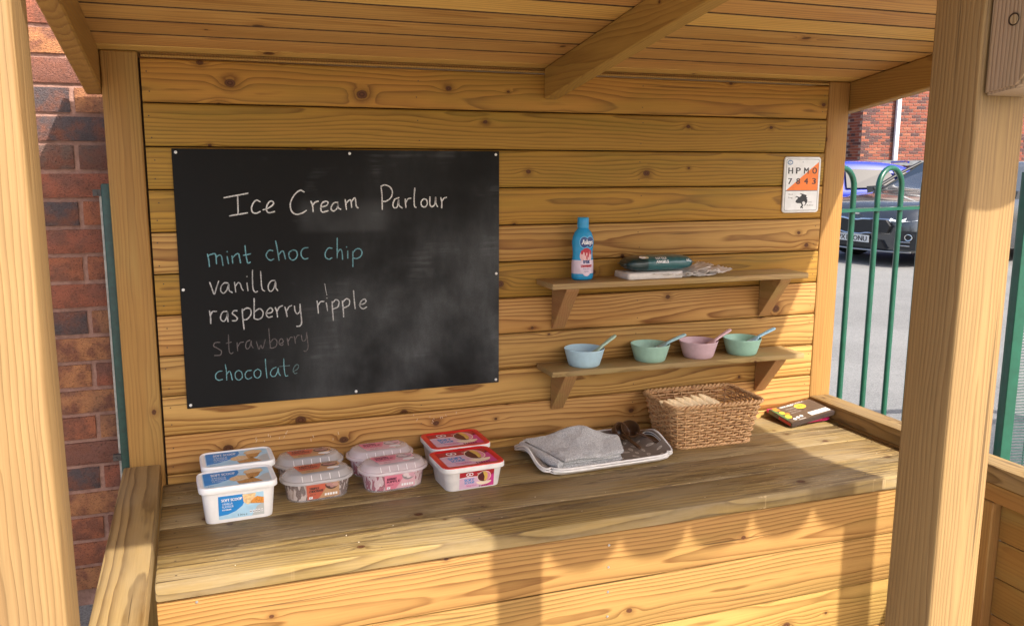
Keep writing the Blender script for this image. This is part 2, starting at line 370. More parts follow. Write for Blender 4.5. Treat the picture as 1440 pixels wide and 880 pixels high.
M_SEAM = plain('shaded_grimy_edge', (0.07, 0.035, 0.014), 0.9, 0.3, 60)  # groove shade painted onto the ceiling board edges, along with some grime
def sloped(name, x0, x1, y0, y1, top, h, mat, bev=0.004, label=None, seam=False):
    """member following the roof slope between y0 (back) and y1 (front, smaller)"""
    mb = MB()
    for y in (y0, y1): pass
    c = Vector(((x0 + x1) / 2, (y0 + y1) / 2, roof_z((y0 + y1) / 2) + top - h / 2))
    ln = (y0 - y1)
    vs = []
    for sx in (x0 - c.x, x1 - c.x):
        for y in (y0, y1):
            for dz in (0, -h):
                vs.append((sx, y - c.y, roof_z(y) + top + dz - c.z))
    # 0:x0 y0 top,1:x0 y0 bot,2:x0 y1 top,3:x0 y1 bot,4..7 x1
    fs = [(0, 1, 3, 2), (4, 6, 7, 5), (0, 2, 6, 4), (1, 5, 7, 3), (0, 4, 5, 1), (2, 3, 7, 6)]
    me = mesh(name, vs, fs, mat)
    if bev:
        bm = bmesh.new(); bm.from_mesh(me); bmesh.ops.recalc_face_normals(bm, faces=bm.faces)
        bmesh.ops.bevel(bm, geom=list(bm.edges), offset=bev, segments=1, affect='EDGES'); bm.to_mesh(me); bm.free()
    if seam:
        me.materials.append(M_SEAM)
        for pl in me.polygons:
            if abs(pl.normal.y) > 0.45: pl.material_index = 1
    o = link(name, me, K, c - K.location)
    if label: o['label'] = label
    return o
RB, RF = 0.0, -1.97
sloped('rafter', -0.1465, -0.1015, 0.07, RF, -0.001, 0.105, M_RAFT)
sloped('rafter', 1.1915, 1.2365, -0.0075, -1.583, -0.001, 0.0985, M_RAFT)
sloped('rafter', XR + 0.099, XR + 0.144, 0.07, RF, -0.001, 0.105, M_RAFT)
# ceiling planks run along the wall, on top of the rafters
pitch = 0.1105; y = -0.045; k = 0
sloped('ceiling_plank', -0.155, 2.56, 0.09, -0.0458, 0.018, 0.018, M_CEIL, bev=0.002)
while y > RF + 0.02:
    y1 = max(y - pitch, RF)
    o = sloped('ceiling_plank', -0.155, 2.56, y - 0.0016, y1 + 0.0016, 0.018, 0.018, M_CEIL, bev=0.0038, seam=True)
    y = y1
sloped('roof_covering', -0.175, 2.575, 0.10, RF - 0.01, 0.026, 0.006, plain('roof_felt', (0.05, 0.05, 0.05), 0.9, 0.3, 60, 0.4), bev=0)
fz = roof_z(RF)
kb('fascia', -0.158, 2.56, RF - 0.026, RF - 0.004, fz - 0.075, fz + 0.02, M_RAFT, bev=0.003)
# scalloped fabric valance across the right hand bay
def valance():
    g = N('valance_cloth'); P = g.sep(g.obj())
    st = g.math('GREATER_THAN', g.math('FRACT', g.math('MULTIPLY', P[0], 1 / 0.215)), 0.5)
    m = g.fin(g.mix(st, (0.75, 0.72, 0.68), (0.45, 0.05, 0.05)), 0.85)
    top = fz - 0.02; vs = []; fs = []; x = 1.292; i = 0
    xs = []
    while x < 2.53: xs.append(x); x += 0.0107
    for x in xs:
        ph = ((x - 1.235) / 0.215) % 1.0
        low = 1.275 - 0.10 * math.sqrt(max(0.0, 1 - (2 * ph - 1) ** 2)) ** 0.9
        for yy in (0.0, 0.004):
            vs.append((x - 1.9, yy, top - 1.3)); vs.append((x - 1.9, yy, low - 1.3))
    for i in range(len(xs) - 1):
        a = i * 4; b = a + 4
        fs += [(a, a + 1, b + 1, b), (a + 2, b + 2, b + 3, a + 3), (a + 1, a + 3, b + 3, b + 1), (a, b, b + 2, a + 2)]
    n = 4 * (len(xs) - 1)
    fs += [(0, 2, 3, 1), (n, n + 1, n + 3, n + 2)]
    link('valance', mesh('valance', vs, fs, m), K, Vector((1.9, RF - 0.032, 1.3)) - K.location)
valance()
# bracing timber fixed to the front of the middle post, foot cut on the slope
def brace():
    x0, x1 = 1.196, 1.279
    zt = roof_z(-1.75) - 0.02
    prof = [(-1.6815, 1.018), (-1.735, 1.026), (-1.752, 1.044), (-1.748, 1.12), (-1.735, zt), (-1.6815, zt)]
    c = Vector(((x0 + x1) / 2, -1.716, 1.2))
    vs = [(x - c.x, y - c.y, z - c.z) for x in (x0, x1) for y, z in prof]; n = len(prof)
    fs = [tuple(range(n))[::-1], tuple(range(n, 2 * n))] + [(i, (i + 1) % n, n + (i + 1) % n, n + i) for i in range(n)]
    me = mesh('brace', vs, fs, M_GREYW)
    bm = bmesh.new(); bm.from_mesh(me); bmesh.ops.recalc_face_normals(bm, faces=bm.faces)
    bmesh.ops.bevel(bm, geom=list(bm.edges), offset=0.004, segments=2, affect='EDGES'); bm.to_mesh(me); bm.free()
    smooth_angle(me, 40)
    b = link('brace', me, K, c - K.location); b['label'] = 'grey weathered timber with sloping foot on the middle post'
    # plugged screw hole on its left face
    mb = MB(); ring = []
    for i in range(18):
        a = 2 * PI * i / 18; ring.append((math.cos(a), math.sin(a)))
    mb.loft([[Vector((0.0, p * 0.0088, q * 0.0088)) for p, q in ring], [Vector((0.0008, p * 0.0068, q * 0.0068)) for p, q in ring]], 0, False, False)
    mb.loft([[Vector((0.0008, p * 0.0068, q * 0.0068)) for p, q in ring], [Vector((0.0, p * 0.006, q * 0.006)) for p, q in ring]], 1, False, True)
    link('plug', mb.mesh('plug', [M_DARKWOOD, M_GREYW]), b, Vector((x0 - 0.0016, -1.722, 1.118)) - c)
brace()

# counter: four boards, the front one thicker to the eye
CT = -0.025; CF = -0.668
for (ya, yb) in ((-0.0035, -0.1745), (-0.1775, -0.3395), (-0.3425, -0.5055), (-0.5085, CF)):
    kb('counter_plank', -0.0125, XR + 0.004, yb, ya, CT - 0.043, CT, M_CTR, bev=0.0045 if yb != CF else 0.007, seg=2)
zt = -0.0705
while zt > KZ + 0.02:                                     # front cladding
    zb = max(zt - (0.1485 if zt > -0.08 else 0.154), KZ)
    kb('front_plank', -0.011, XR + 0.003, -0.655, -0.637, zb + 0.0018, zt - 0.0018, M_PANEL, bev=0.003, seg=2)
    zt = zb
kb('front_backing', -0.01, XR, -0.636, -0.628, KZ, -0.075, M_DARKWOOD, bev=0)
# side rails and low side walls
kb('rail', -0.117, -0.0155, -1.574, -0.0035, -0.02, 0.040, M_RAIL, bev=0.005, seg=2)
kb('rail', XR - 0.001, XR + 0.088, -1.58, -0.0035, -0.016, 0.040, M_RAIL, bev=0.005, seg=2)
kb('apron_board', XR + 0.0055, XR + 0.03, -1.58, -0.0035, -0.072, -0.0175, M_SIDE, bev=0.002)
kb('stud', XR + 0.001, XR + 0.045, -0.845, -0.765, KZ, -0.0735, M_POST, bev=0.003)
for s, x0, x1, ye in ((0, -0.10, -0.082, -1.57), (1, XR + 0.034, XR + 0.052, -1.58)):
    zt = -0.021 if s == 0 else -0.0735
    while zt > KZ + 0.02:
        zb = max(zt - 0.12, KZ)
        kb('side_plank', x0, x1, ye, -0.67 if s == 0 else -0.846, zb + 0.0012, zt - 0.0012, M_SIDE, bev=0.003, seg=2)
        if s == 1: kb('side_plank', x0, x1, -0.764, -0.003, zb + 0.0012, zt - 0.0012, M_SIDE, bev=0.003, seg=2)
        zt = zb
# screws
def screw_mesh(r):
    mb = MB(); c = [(math.cos(2 * PI * i / 12), math.sin(2 * PI * i / 12)) for i in range(12)]
    mb.loft([[Vector((a * q * r, y, b * q * r)) for a, b in c] for q, y in ((1.0, 0.0), (0.9, -0.0012), (0.42, -0.0014), (0.30, -0.0004))], 0, False, True)
    return mb.mesh('screw', [M_STEEL], 30)
SCR = screw_mesh(0.0036)
for x, z in ((1.135, -0.108), (1.135, -0.172), (1.135, -0.245), (1.135, -0.318), (0.075, -0.085), (0.075, -0.30), (2.245, -0.10), (2.245, -0.19)):
    link('screw', SCR, K, Vector((x, -0.6552, z)) - K.location)
SCR_TOP = SCR
nm = MB()
for i in range(10):                                       # pin heads at the plank ends: two on each plank end
    for x in (0.02, XR - 0.02, 0.78, 1.55):
        for dz in (0.03, 0.088):
            cx = x + random.uniform(-.006, .006); cz = i * 0.12 + dz + random.uniform(-.006, .006)
            nm.add([(cx - 1.15 + 0.0021 * math.cos(a * PI / 4), -0.0016 + 0.8, cz - KZ + 0.0017 * math.sin(a * PI / 4)) for a in range(8)], [tuple(range(8))[::-1]])
for x in (0.03, 2.27, 0.8, 1.55):
    for yy in (-0.04, -0.13, -0.21, -0.30, -0.38, -0.47, -0.55, -0.63):
        cx = x + random.uniform(-.006, .006)
        nm.add([(cx - 1.15 + 0.003 * math.cos(a * PI / 4), yy + 0.8 + 0.0022 * math.sin(a * PI / 4), CT + 0.0006 - KZ) for a in range(8)], [tuple(range(8))])
o = link('nail_heads', nm.mesh('nail_heads', [plain('rusty_pin', (0.05, 0.03, 0.02), 0.6)]), K); o['kind'] = 'stuff'

tk = MB(); rnd_ = random.Random(11)
for cx, cz, n_ in ((0.845, 0.095, 7), (0.30, 0.085, 9), (0.46, 0.070, 5), (0.79, 0.100, 3)):   # stray chalk ticks under the blackboard
    for i in range(n_):
        x = cx + rnd_.uniform(-0.05, 0.05); z = cz + rnd_.uniform(-0.014, 0.014); a = rnd_.uniform(-0.5, 0.5); h = rnd_.uniform(0.002, 0.0055); w_ = 0.0006
        tk.add([(x + a * zz + dx - 1.15, -0.0019 + 0.8, z + zz - KZ) for zz, dx in ((-h, -w_), (-h, w_), (h, w_), (h, -w_))], [(0, 1, 2, 3)])
link('chalk_ticks', tk.mesh('chalk_ticks', [plain('tick_chalk', (0.62, 0.50, 0.36), 0.9)]), K)['kind'] = 'stuff'
gr_ = MB()
for i in range(150):                                      # grit and splinters on the counter
    x = rnd_.uniform(0.02, 2.28); y = -0.02 - 0.62 * rnd_.random() ** 1.6; r = rnd_.uniform(0.0008, 0.0022)
    if x > 0.05 and x < 2.1 and -0.35 < y < -0.03: continue
    v_ = [(x + r * math.cos(a) * rnd_.uniform(.6, 1.5) - 1.15, y + r * math.sin(a) * rnd_.uniform(.6, 1.5) + 0.8, CT + 0.0002 - KZ) for a in (0, 1.6, 3.1, 4.7)]
    gr_.add(v_ + [(x - 1.15, y + 0.8, CT + r - KZ)], [(0, 1, 4), (1, 2, 4), (2, 3, 4), (3, 0, 4)], rnd_.choice((0, 0, 1)))
link('grit', gr_.mesh('grit', [plain('grit_dark', (0.09, 0.06, 0.035), 0.9), plain('grit_pale', (0.55, 0.45, 0.32), 0.9)]), K)['kind'] = 'stuff'

# ------------------------------------------------------------------ shelves (screwed to the wall)
def shelf(name, label, x0, x1, top, tilt, depth, bxs, bh):
    t = thing(name, label, 'shelf', ((x0 + x1) / 2, -0.002, top), 0, 'wall shelves of the kiosk')
    b = box_mesh('board', x1 - x0, depth, 0.0185, M_SHELF, 0.0025, 2)
    o = link('board', b, t, (0, -depth / 2, -0.00925), (0, tilt, 0))
    for bx in bxs:
        xx = bx - (x0 + x1) / 2; w = 0.046
        zt = -0.0195 - math.tan(tilt) * xx
        prof = [(0, zt), (-depth * 0.86, zt), (-depth * 0.86, zt - 0.008), (-0.006, zt - bh), (0, zt - bh)]
        vs = [(x, y, z) for x in (xx, xx + w) for y, z in prof]; n = len(prof)
        fs = [tuple(range(n)), tuple(range(n, 2 * n))[::-1]] + [(i, n + i, n + (i + 1) % n, (i + 1) % n) for i in range(n)]
        me = mesh('bracket', vs, fs, M_BRACK)
        bm = bmesh.new(); bm.from_mesh(me); bmesh.ops.recalc_face_normals(bm, faces=bm.faces)
        bmesh.ops.bevel(bm, geom=list(bm.edges), offset=0.0015, segments=1, affect='EDGES'); bm.to_mesh(me); bm.free()
        link('bracket', me, t)
    return t
M_BRACK = wood('pine_bracket', 'y', (0.38, 0.21, 0.082), (0.24, 0.11, 0.036), ring=0.5, kpres=0.1)
shelf('wall_shelf', 'upper plank shelf on two angled brackets, carrying the blue bottle', 1.173, 2.158, 0.540, 0.0022, 0.1405, (1.229, 2.054), 0.152)
shelf('wall_shelf', 'lower plank shelf on two angled brackets, carrying the row of pastel bowls', 1.177, 2.164, 0.250, 0.0075, 0.138, (1.229, 2.054), 0.143)

# ------------------------------------------------------------------ blackboard
CHALK = {
  'title': '2010 8172 2673 8293|2386 8239 2373 7685|2132 7647 2634 7728|3004 8045 2901 8093 2805 8000 2753 7859 2785 7740 2884 7715 2992 7761|3081 7807 3260 7876 3380 7979 3350 8055 3267 8042 3192 7924 3177 7782 3253 7724 3403 7755|4273 8319 4166 8367 4022 8273 3897 8083 3858 7916 3898 7747 4022 7664 4189 7695 4320 7775|4463 8043 4506 7908 4514 7728|4497 7908 4582 8013 4678 8041|4744 7866 4915 7912 4966 7999 4894 8038 4782 7977 4743 7832 4788 7720 4958 7756|5256 7996 5159 7997 5069 7900 5056 7793 5127 7744 5227 7825 5265 7971 5262 7849 5338 7790|5479 8081 5509 7787|5500 7968 5601 8065 5649 8040 5668 7844|5663 8015 5750 8122 5788 8088 5808 7891 5865 7826|6578 8450 6599 8228 6604 7772|6579 8474 6705 8513 6855 8448 6928 8299 6874 8126 6720 8019 6604 8020|7128 8124 7000 8075 6936 7927 6970 7817 7072 7850 7117 8074 7124 7899 7225 7808|7322 8082 7343 7822|7341 7972 7409 8081 7502 8105|7631 8409 7606 8119 7612 7868 7663 7817|7900 8076 7832 7991 7846 7865 7949 7829 8018 7914 8004 8040 7916 8081|8110 8140 8107 7913 8169 7836 8264 7911 8293 8138 8302 7936 8353 7834|8461 8111 8492 7959 8485 7796|8487 7984 8556 8085 8647 8120',
  'mint': '1474 6562 1500 6375 1508 6195|1497 6524 1633 6565 1695 6537 1706 6274|1709 6462 1789 6523 1848 6494 1870 6363 1881 6219|2011 6470 2036 6263|2014 6617 2021 6609|2143 6485 2158 6270|2151 6428 2271 6537 2335 6535 2355 6422 2374 6277|2523 6775 2531 6567 2566 6301 2600 6262 2649 6290|2467 6493 2667 6532|3309 6600 3218 6622 3134 6548 3108 6454 3170 6356 3242 6323 3318 6359|3395 6891 3439 6615 3471 6316|3459 6462 3548 6574 3604 6572 3636 6456 3658 6348|3866 6602 3769 6528 3772 6394 3854 6306 3957 6349 4010 6463 3977 6580 3877 6610|4330 6666 4205 6650 4126 6556 4129 6421 4212 6329 4319 6345|5042 6626 4927 6629 4835 6495 4842 6359 4936 6297 5026 6333|5206 6933 5197 6641 5187 6320|5200 6484 5273 6580 5330 6539 5345 6401 5349 6283|5512 6533 5506 6306|5477 6656 5484 6648|5668 6509 5661 6233 5655 6044|5667 6470 5780 6584 5897 6573 5946 6461 5892 6344 5772 6289 5674 6312',
  'vanilla': '1491 5738 1545 5547 1600 5385 1670 5579 1740 5765|1997 5697 1890 5702 1804 5611 1783 5479 1857 5400 1951 5490 2013 5658 2012 5487 2102 5407|2177 5708 2200 5422|2197 5593 2285 5696 2344 5644 2367 5529 2411 5462|2526 5674 2545 5444|2532 5869 2539 5861|2700 6049 2687 5763 2693 5495 2743 5396 2817 5412|2928 6002 2933 5714 2949 5483 3019 5410|3328 5717 3216 5702 3138 5590 3132 5455 3204 5394 3289 5487 3345 5678 3345 5504 3397 5405',
  'raspberry': '1440 4899 1459 4715 1456 4524|1462 4772 1527 4872 1635 4877|1920 4862 1812 4849 1745 4737 1747 4622 1834 4571 1912 4690 1944 4841 1935 4650 1941 4553|2209 4865 2119 4863 2072 4788 2148 4715 2205 4634 2159 4568 2061 4573|2356 4896 2361 4625 2382 4295|2365 4857 2485 4928 2592 4883 2593 4728 2488 4599 2377 4578|2709 5205 2696 4916 2682 4607|2698 4800 2849 4889 2945 4787 2912 4633 2799 4569 2689 4599|3035 4735 3177 4754 3225 4830 3164 4899 3068 4819 3034 4704 3097 4615 3202 4636|3302 4904 3345 4765 3357 4608|3353 4784 3425 4909 3520 4943|3586 4900 3618 4750 3639 4611|3634 4788 3707 4902 3783 4937|3865 4913 3882 4755 3944 4673 4023 4767 4030 4964|4030 4944 4049 4647 4059 4409 4006 4302 3910 4292|4541 5036 4561 4837 4567 4658|4563 4897 4644 5003 4748 5014|4816 4963 4847 4722|4837 5116 4844 5108|4992 4994 5001 4674 5013 4413|5002 4953 5110 5047 5198 4983 5162 4825 5012 4761|5304 4998 5324 4737 5329 4504|5315 4957 5424 5060 5521 5007 5497 4856 5337 4776|5655 5300 5671 4999 5691 4737|5813 4852 5974 4884 6035 4961 5977 5024 5876 4949 5840 4810 5930 4724 6051 4771',
  'strawberry': '1684 3944 1551 3945 1500 3852 1596 3779 1707 3682 1675 3568 1513 3560|1932 4159 1926 3881 1933 3647 1984 3585 2040 3620|1855 3905 2001 3934|2163 3904 2169 3650|2176 3786 2254 3897 2346 3911|2532 3957 2438 3905 2402 3770 2446 3689 2523 3762 2568 3935 2572 3798 2613 3716|2714 3906 2777 3666 2838 3780 2889 3678 2975 3947|3090 4274 3099 3959 3113 3682|3109 3840 3218 3951 3309 3886 3284 3729 3169 3670 3102 3690|3380 3782 3495 3834 3461 3935 3404 3919 3369 3803 3435 3739 3492 3763|3613 3945 3642 3725|3635 3844 3708 3959 3765 3963|3823 3991 3853 3770|3850 3890 3919 4005 3976 4013|4034 4017 4065 3836 4162 3869 4201 4086|4199 4046 4218 3806 4222 3605 4149 3502 4092 3522',
  'chocolate': '1698 3079 1596 3067 1512 2976 1520 2858 1601 2804 1699 2824|1798 3266 1821 3069 1818 2794|1827 2970 1904 3062 1946 2961 1974 2781|2160 3062 2072 2990 2075 2832 2164 2765 2259 2837 2248 2996 2171 3061|2527 3033 2415 3022 2348 2928 2369 2808 2441 2774 2528 2815|2713 3058 2617 2986 2618 2847 2701 2781 2790 2853 2796 2992 2721 3057|2950 3349 2956 3059 2973 2767|3257 3075 3142 3024 3081 2910 3114 2807 3208 2799 3281 2914 3313 3051 3325 2890 3367 2807|3486 3318 3489 3017 3518 2794 3586 2781|3352 3088 3656 3093|3744 2897 3880 2967 3922 3064 3866 3109 3787 3034 3752 2917 3799 2832 3864 2847',
  'scratch': '4789 5557 4820 5319 4843 5199',
}

def blackboard():
    x0, x1, z0, z1 = 0.067, 1.040, 0.2005, 0.9555
    cx, cz = (x0 + x1) / 2, (z0 + z1) / 2
    t = thing('blackboard', 'large black chalkboard reading Ice Cream Parlour with five flavours in chalk', 'blackboard', (cx, -0.0015, cz))
    g = N('slate_board'); P = g.obj(); p = g.sep(P)
    a = g.noise(P, 3.6, 4, 0.5, 0.1)
    st = g.noise(g.xyz(g.math('MULTIPLY', p[0], 38), 0.0, g.math('MULTIPLY', p[2], 11)), 1.0, 3, 0.6)
    st2 = g.noise(g.xyz(g.math('MULTIPLY', p[0], 5), 3.0, g.math('MULTIPLY', p[2], 70)), 1.0, 3, 0.6)
    right = g.smooth(g.math('ADD', p[0], g.math('MULTIPLY', p[2], -0.25)), -0.28, 0.2)
    low = g.math('MULTIPLY_ADD', g.smooth(p[2], 0.33, -0.12), 0.75, 0.25)
    cl = g.math('MULTIPLY', g.math('MULTIPLY', g.smooth(a, 0.30, 0.78), right), low)
    cl = g.math('MULTIPLY', cl, g.math('MULTIPLY_ADD', st, 0.9, 0.5))
    fine = g.noise(P, 260, 3, 0.7)
    cl = g.math('MULTIPLY', cl, g.math('MULTIPLY_ADD', fine, 0.8, 0.6))
    pat = g.math('MULTIPLY', g.smooth(g.noise(P, 7, 3), 0.55, 0.68), g.math('MULTIPLY', g.smooth(st2, 0.4, 0.7), 0.35))
    cl = g.math('ADD', cl, g.math('MULTIPLY', pat, g.smooth(p[0], -0.35, -0.1)), clamp=True)
    # wiped rectangle behind the title
    wipe = g.math('MULTIPLY', g.math('MULTIPLY', g.smooth(p[0], -0.16, -0.12), g.smooth(p[0], 0.14, 0.10)), g.math('MULTIPLY', g.smooth(p[2], 0.125, 0.145), g.smooth(p[2], 0.245, 0.20)))
    cl = g.math('ADD', cl, g.math('MULTIPLY', wipe, g.math('MULTIPLY', g.smooth(a, 0.3, 0.6), 0.35)), clamp=True)
    col = g.mix(g.math('MULTIPLY', cl, 0.85), (0.0125, 0.0125, 0.0125), (0.105, 0.11, 0.112))
    m = g.fin(col, 0.75, Specular_IOR_Level=0.12)
    link('board', box_mesh('board', x1 - x0, 0.006, z1 - z0, m, 0.0012), t, (0, -0.003, 0))
    def chalk(name, color, amt):
        g = N(name); n = g.noise(g.obj(), 420, 3, 0.7)
        n2 = g.noise(g.obj(), 18, 2)
        k = g.math('MULTIPLY', g.math('MULTIPLY_ADD', g.smooth(n, 0.40, 0.58), 0.7, 0.3), g.math('MULTIPLY_ADD', g.smooth(n2, 0.3, 0.6), 0.3, 0.7))
        return g.fin(g.mix(g.math('MULTIPLY', k, amt), (0.014, 0.013, 0.013), color), 0.9)
    W = chalk('chalk_white', (0.90, 0.89, 0.86), 1.0)
    mats = {'title': W, 'vanilla': chalk('chalk_white_thin', (0.75, 0.74, 0.72), 0.8), 'raspberry': chalk('chalk_white_soft', (0.78, 0.77, 0.75), 0.85), 'scratch': W,
            'mint': chalk('chalk_blue', (0.22, 0.50, 0.56), 0.85), 'chocolate': chalk('chalk_blue_thin', (0.25, 0.55, 0.60), 0.8),
            'strawberry': chalk('chalk_faded', (0.30, 0.26, 0.25), 0.55)}
    FADE = chalk('chalk_almost_gone', (0.25, 0.42, 0.44), 0.4)
    wid = {'title': 0.0020, 'mint': 0.0018, 'vanilla': 0.0017, 'raspberry': 0.0019, 'strawberry': 0.0014, 'chocolate': 0.0014, 'scratch': 0.0006}
    for key, data in CHALK.items():
        mb = MB(); si = 0
        for st in data.split('|'):
            q = [float(a) * 1e-4 for a in st.split()]; pts = [Vector((q[i], q[i + 1])) for i in range(0, len(q), 2)]
            # catmull-rom
            sm = []
            if len(pts) > 2:
                e = [2 * pts[0] - pts[1]] + pts + [2 * pts[-1] - pts[-2]]
                for i in range(1, len(e) - 2):
                    for k in range(6):
                        u = k / 6.0; p0, p1, p2, p3 = e[i - 1], e[i], e[i + 1], e[i + 2]
                        sm.append(0.5 * ((2 * p1) + (p2 - p0) * u + (2 * p0 - 5 * p1 + 4 * p2 - p3) * u * u + (3 * p1 - p0 - 3 * p2 + p3) * u ** 3))
                sm.append(pts[-1])
            else:
                for k in range(7): sm.append(pts[0].lerp(pts[1], k / 6.0))
            si += 1; lift = -0.0068 - 0.00006 * (si % 5); vs = []; r0 = wid[key]
            L, R = [], []
            for i, p in enumerate(sm):
                a = sm[max(0, i - 1)]; b = sm[min(len(sm) - 1, i + 1)]; d = (b - a)
                d = d.normalized() if d.length > 1e-7 else Vector((1, 0)); nrm = Vector((-d.y, d.x))
                r = r0 * (1 + 0.25 * noise.noise(Vector((p.x * 90, p.y * 90, si))))
                if i in (0, len(sm) - 1): r *= 0.75; p = p + d * (r0 * 0.7 if i else -r0 * 0.7)
                L.append(p + nrm * r); R.append(p - nrm * r)
            n = len(L)
            mb.add([(v.x - cx, lift, v.y - cz) for v in L + R], [(i, i + 1, n + i + 1, n + i) for i in range(n - 1)], 1 if key == 'chocolate' and si >= len(data.split('|')) - 1 else 0)
        if key == 'title': pass
        link('chalk_writing' if key != 'scratch' else 'chalk_mark', mb.mesh('chalk_writing', [mats[key], FADE]), t)['kind'] = 'stuff'
    sm_ = bpy.data.meshes.new('s')
    for x, z in ((0.078, 0.945), (0.565, 0.945), (1.028, 0.945), (0.076, 0.555), (1.030, 0.565), (0.077, 0.211), (0.565, 0.211), (1.029, 0.211)):
        link('screw', SCRW, t, (x - cx, -0.0062, z - cz))
mb = MB(); c = [(math.cos(2 * PI * i / 12), math.sin(2 * PI * i / 12)) for i in range(12)]
mb.loft([[Vector((a * q * 0.0044, y, b * q * 0.0044)) for a, b in c] for q, y in ((1.0, 0.0), (0.95, -0.0022), (0.7, -0.003), (0.32, -0.0032), (0.3, -0.001))], 0, False, True)
SCRW = mb.mesh('screw_cap', [plain('screw_cap', (0.75, 0.74, 0.70), 0.4)], 50)
blackboard()

# ------------------------------------------------------------------ orange and white marker plate
def marker():
    x0, x1, z0, z1 = 2.131, 2.291, 0.744, 0.945
    cx, cz = (x0 + x1) / 2, (z0 + z1) / 2; w, h = x1 - x0, z1 - z0
    t = thing('marker_plate', 'white and orange metal plate reading HPMO 7843 above a black frog', 'sign', (cx, -0.0022, cz))
    mb = MB(); ring = rrect(w, h, 0.012, 0)
    mb.loft([[Vector((v.x * s, y, v.y * s)) for v in ring] for s, y in ((1, 0), (1, -0.004), (0.985, -0.0052))], 0)
    link('plate', mb.mesh('plate', [plain('plate_white', (0.72, 0.72, 0.70), 0.35)], 40), t)
    P = Print(lambda u, v, l: Vector((u * w / 2, -0.0052 - l, v * h / 2)), 0.0003, 0.00012)
    blk, org, whi, blu, edge = 0, 1, 2, 3, 4
    # edge line then white field
    R = [(v.x * 2 / w, v.y * 2 / h) for v in rrect(w * 0.9, h * 0.925, 0.006, 0)]
    P.poly(R, edge, 0)
    R = [(v.x * 2 / w, v.y * 2 / h) for v in rrect(w * 0.88, h * 0.91, 0.005, 0)]
    P.poly(R, whi, 1)
    P.poly([(-0.86, -0.20), (0.875, -0.20), (0.875, 0.82)], org, 2)
    P.rect(-0.875, 0.875, -0.22, -0.195, edge, 3)
    for ch, u in zip('HPMO', (-0.66, -0.24, 0.2, 0.66)): P.text(ch, u - 0.12, 0.40, 0.22, blk, 4, width=0.24, bold=0.012)
    for ch, u in zip('7843', (-0.66, -0.22, 0.22, 0.66)): P.text(ch, u - 0.1, 0.03, 0.21, blk, 4, width=0.20, bold=0.012)
    P.disc(-0.70, 0.80, 0.15, 0.085, blu, 4, 16); P.disc(-0.70, 0.80, 0.11, 0.05, whi, 5, 16); P.text('N', -0.74, 0.775, 0.05, blu, 6, width=0.08)
    P.text('Marsh', -0.72, -0.36, 0.045, blk, 3, width=0.26); P.text('Frog', -0.70, -0.48, 0.055, blk, 3, width=0.22)
    P.text('Track', 0.36, -0.64, 0.04, blk, 3, width=0.24); P.text('Rubber', 0.34, -0.76, 0.05, blk, 3, width=0.38)
    frog = [(-0.28, -0.56), (-0.14, -0.46), (0.0, -0.40), (0.02, -0.36), (-0.10, -0.30), (0.06, -0.32), (0.16, -0.34), (0.30, -0.37), (0.28, -0.44), (0.36, -0.47), (0.30, -0.52), (0.14, -0.60), (-0.02, -0.66), (-0.20, -0.66), (-0.30, -0.62)]
    P.poly(frog, blk, 3)
    P.poly([(-0.02, -0.64), (0.06, -0.74), (-0.02, -0.80), (0.0, -0.86), (0.04, -0.82), (0.12, -0.86), (0.14, -0.82), (0.10, -0.80), (0.14, -0.74), (0.06, -0.62)], blk, 4)
    P.poly([(0.16, -0.58), (0.26, -0.66), (0.18, -0.76), (0.24, -0.75), (0.34, -0.64), (0.36, -0.54), (0.28, -0.50)], blk, 5)
    P.poly([(-0.12, -0.50), (-0.24, -0.44), (-0.34, -0.46), (-0.26, -0.40), (-0.10, -0.44)], blk, 4)
    link('print', P.mesh('print', [plain('print_black', (0.02, 0.02, 0.025), 0.5), plain('print_orange', (0.85, 0.20, 0.02), 0.45), plain('print_white', (0.76, 0.77, 0.77), 0.4), plain('print_blue', (0.08, 0.20, 0.38), 0.5), plain('print_edge', (0.12, 0.12, 0.14), 0.5)]), t)
    link('screw', screw_mesh(0.0032), t, (0, -0.0056, h * 0.41))
marker()
# ------------------------------------------------------------------ things on the counter
def rounded_body(mb, rings, mi=0, cap0=True, cap1=True):
    mb.loft(rings, mi, cap0, cap1)
P_BLUE = plain('print_sky_blue', (0.02, 0.24, 0.62), 0.4); P_PALE = plain('print_pale_blue', (0.42, 0.66, 0.82), 0.4)
P_WHITE = plain('print_plain_white', (0.85, 0.85, 0.85), 0.4); P_CONE = plain('print_cone', (0.52, 0.26, 0.08), 0.45, 0.3, 300)
P_CREAM = plain('print_cream', (0.74, 0.52, 0.29), 0.45, 0.12, 200); P_DARK = plain('print_dark', (0.04, 0.035, 0.035), 0.5)
P_SILVER = plain('print_grey', (0.50, 0.52, 0.50), 0.45); P_ORANGE = plain('print_cone_orange', (0.68, 0.27, 0.05), 0.45, 0.25, 300)
P_SCOOP = plain('print_scoop', (0.86, 0.58, 0.30), 0.45, 0.2, 160)
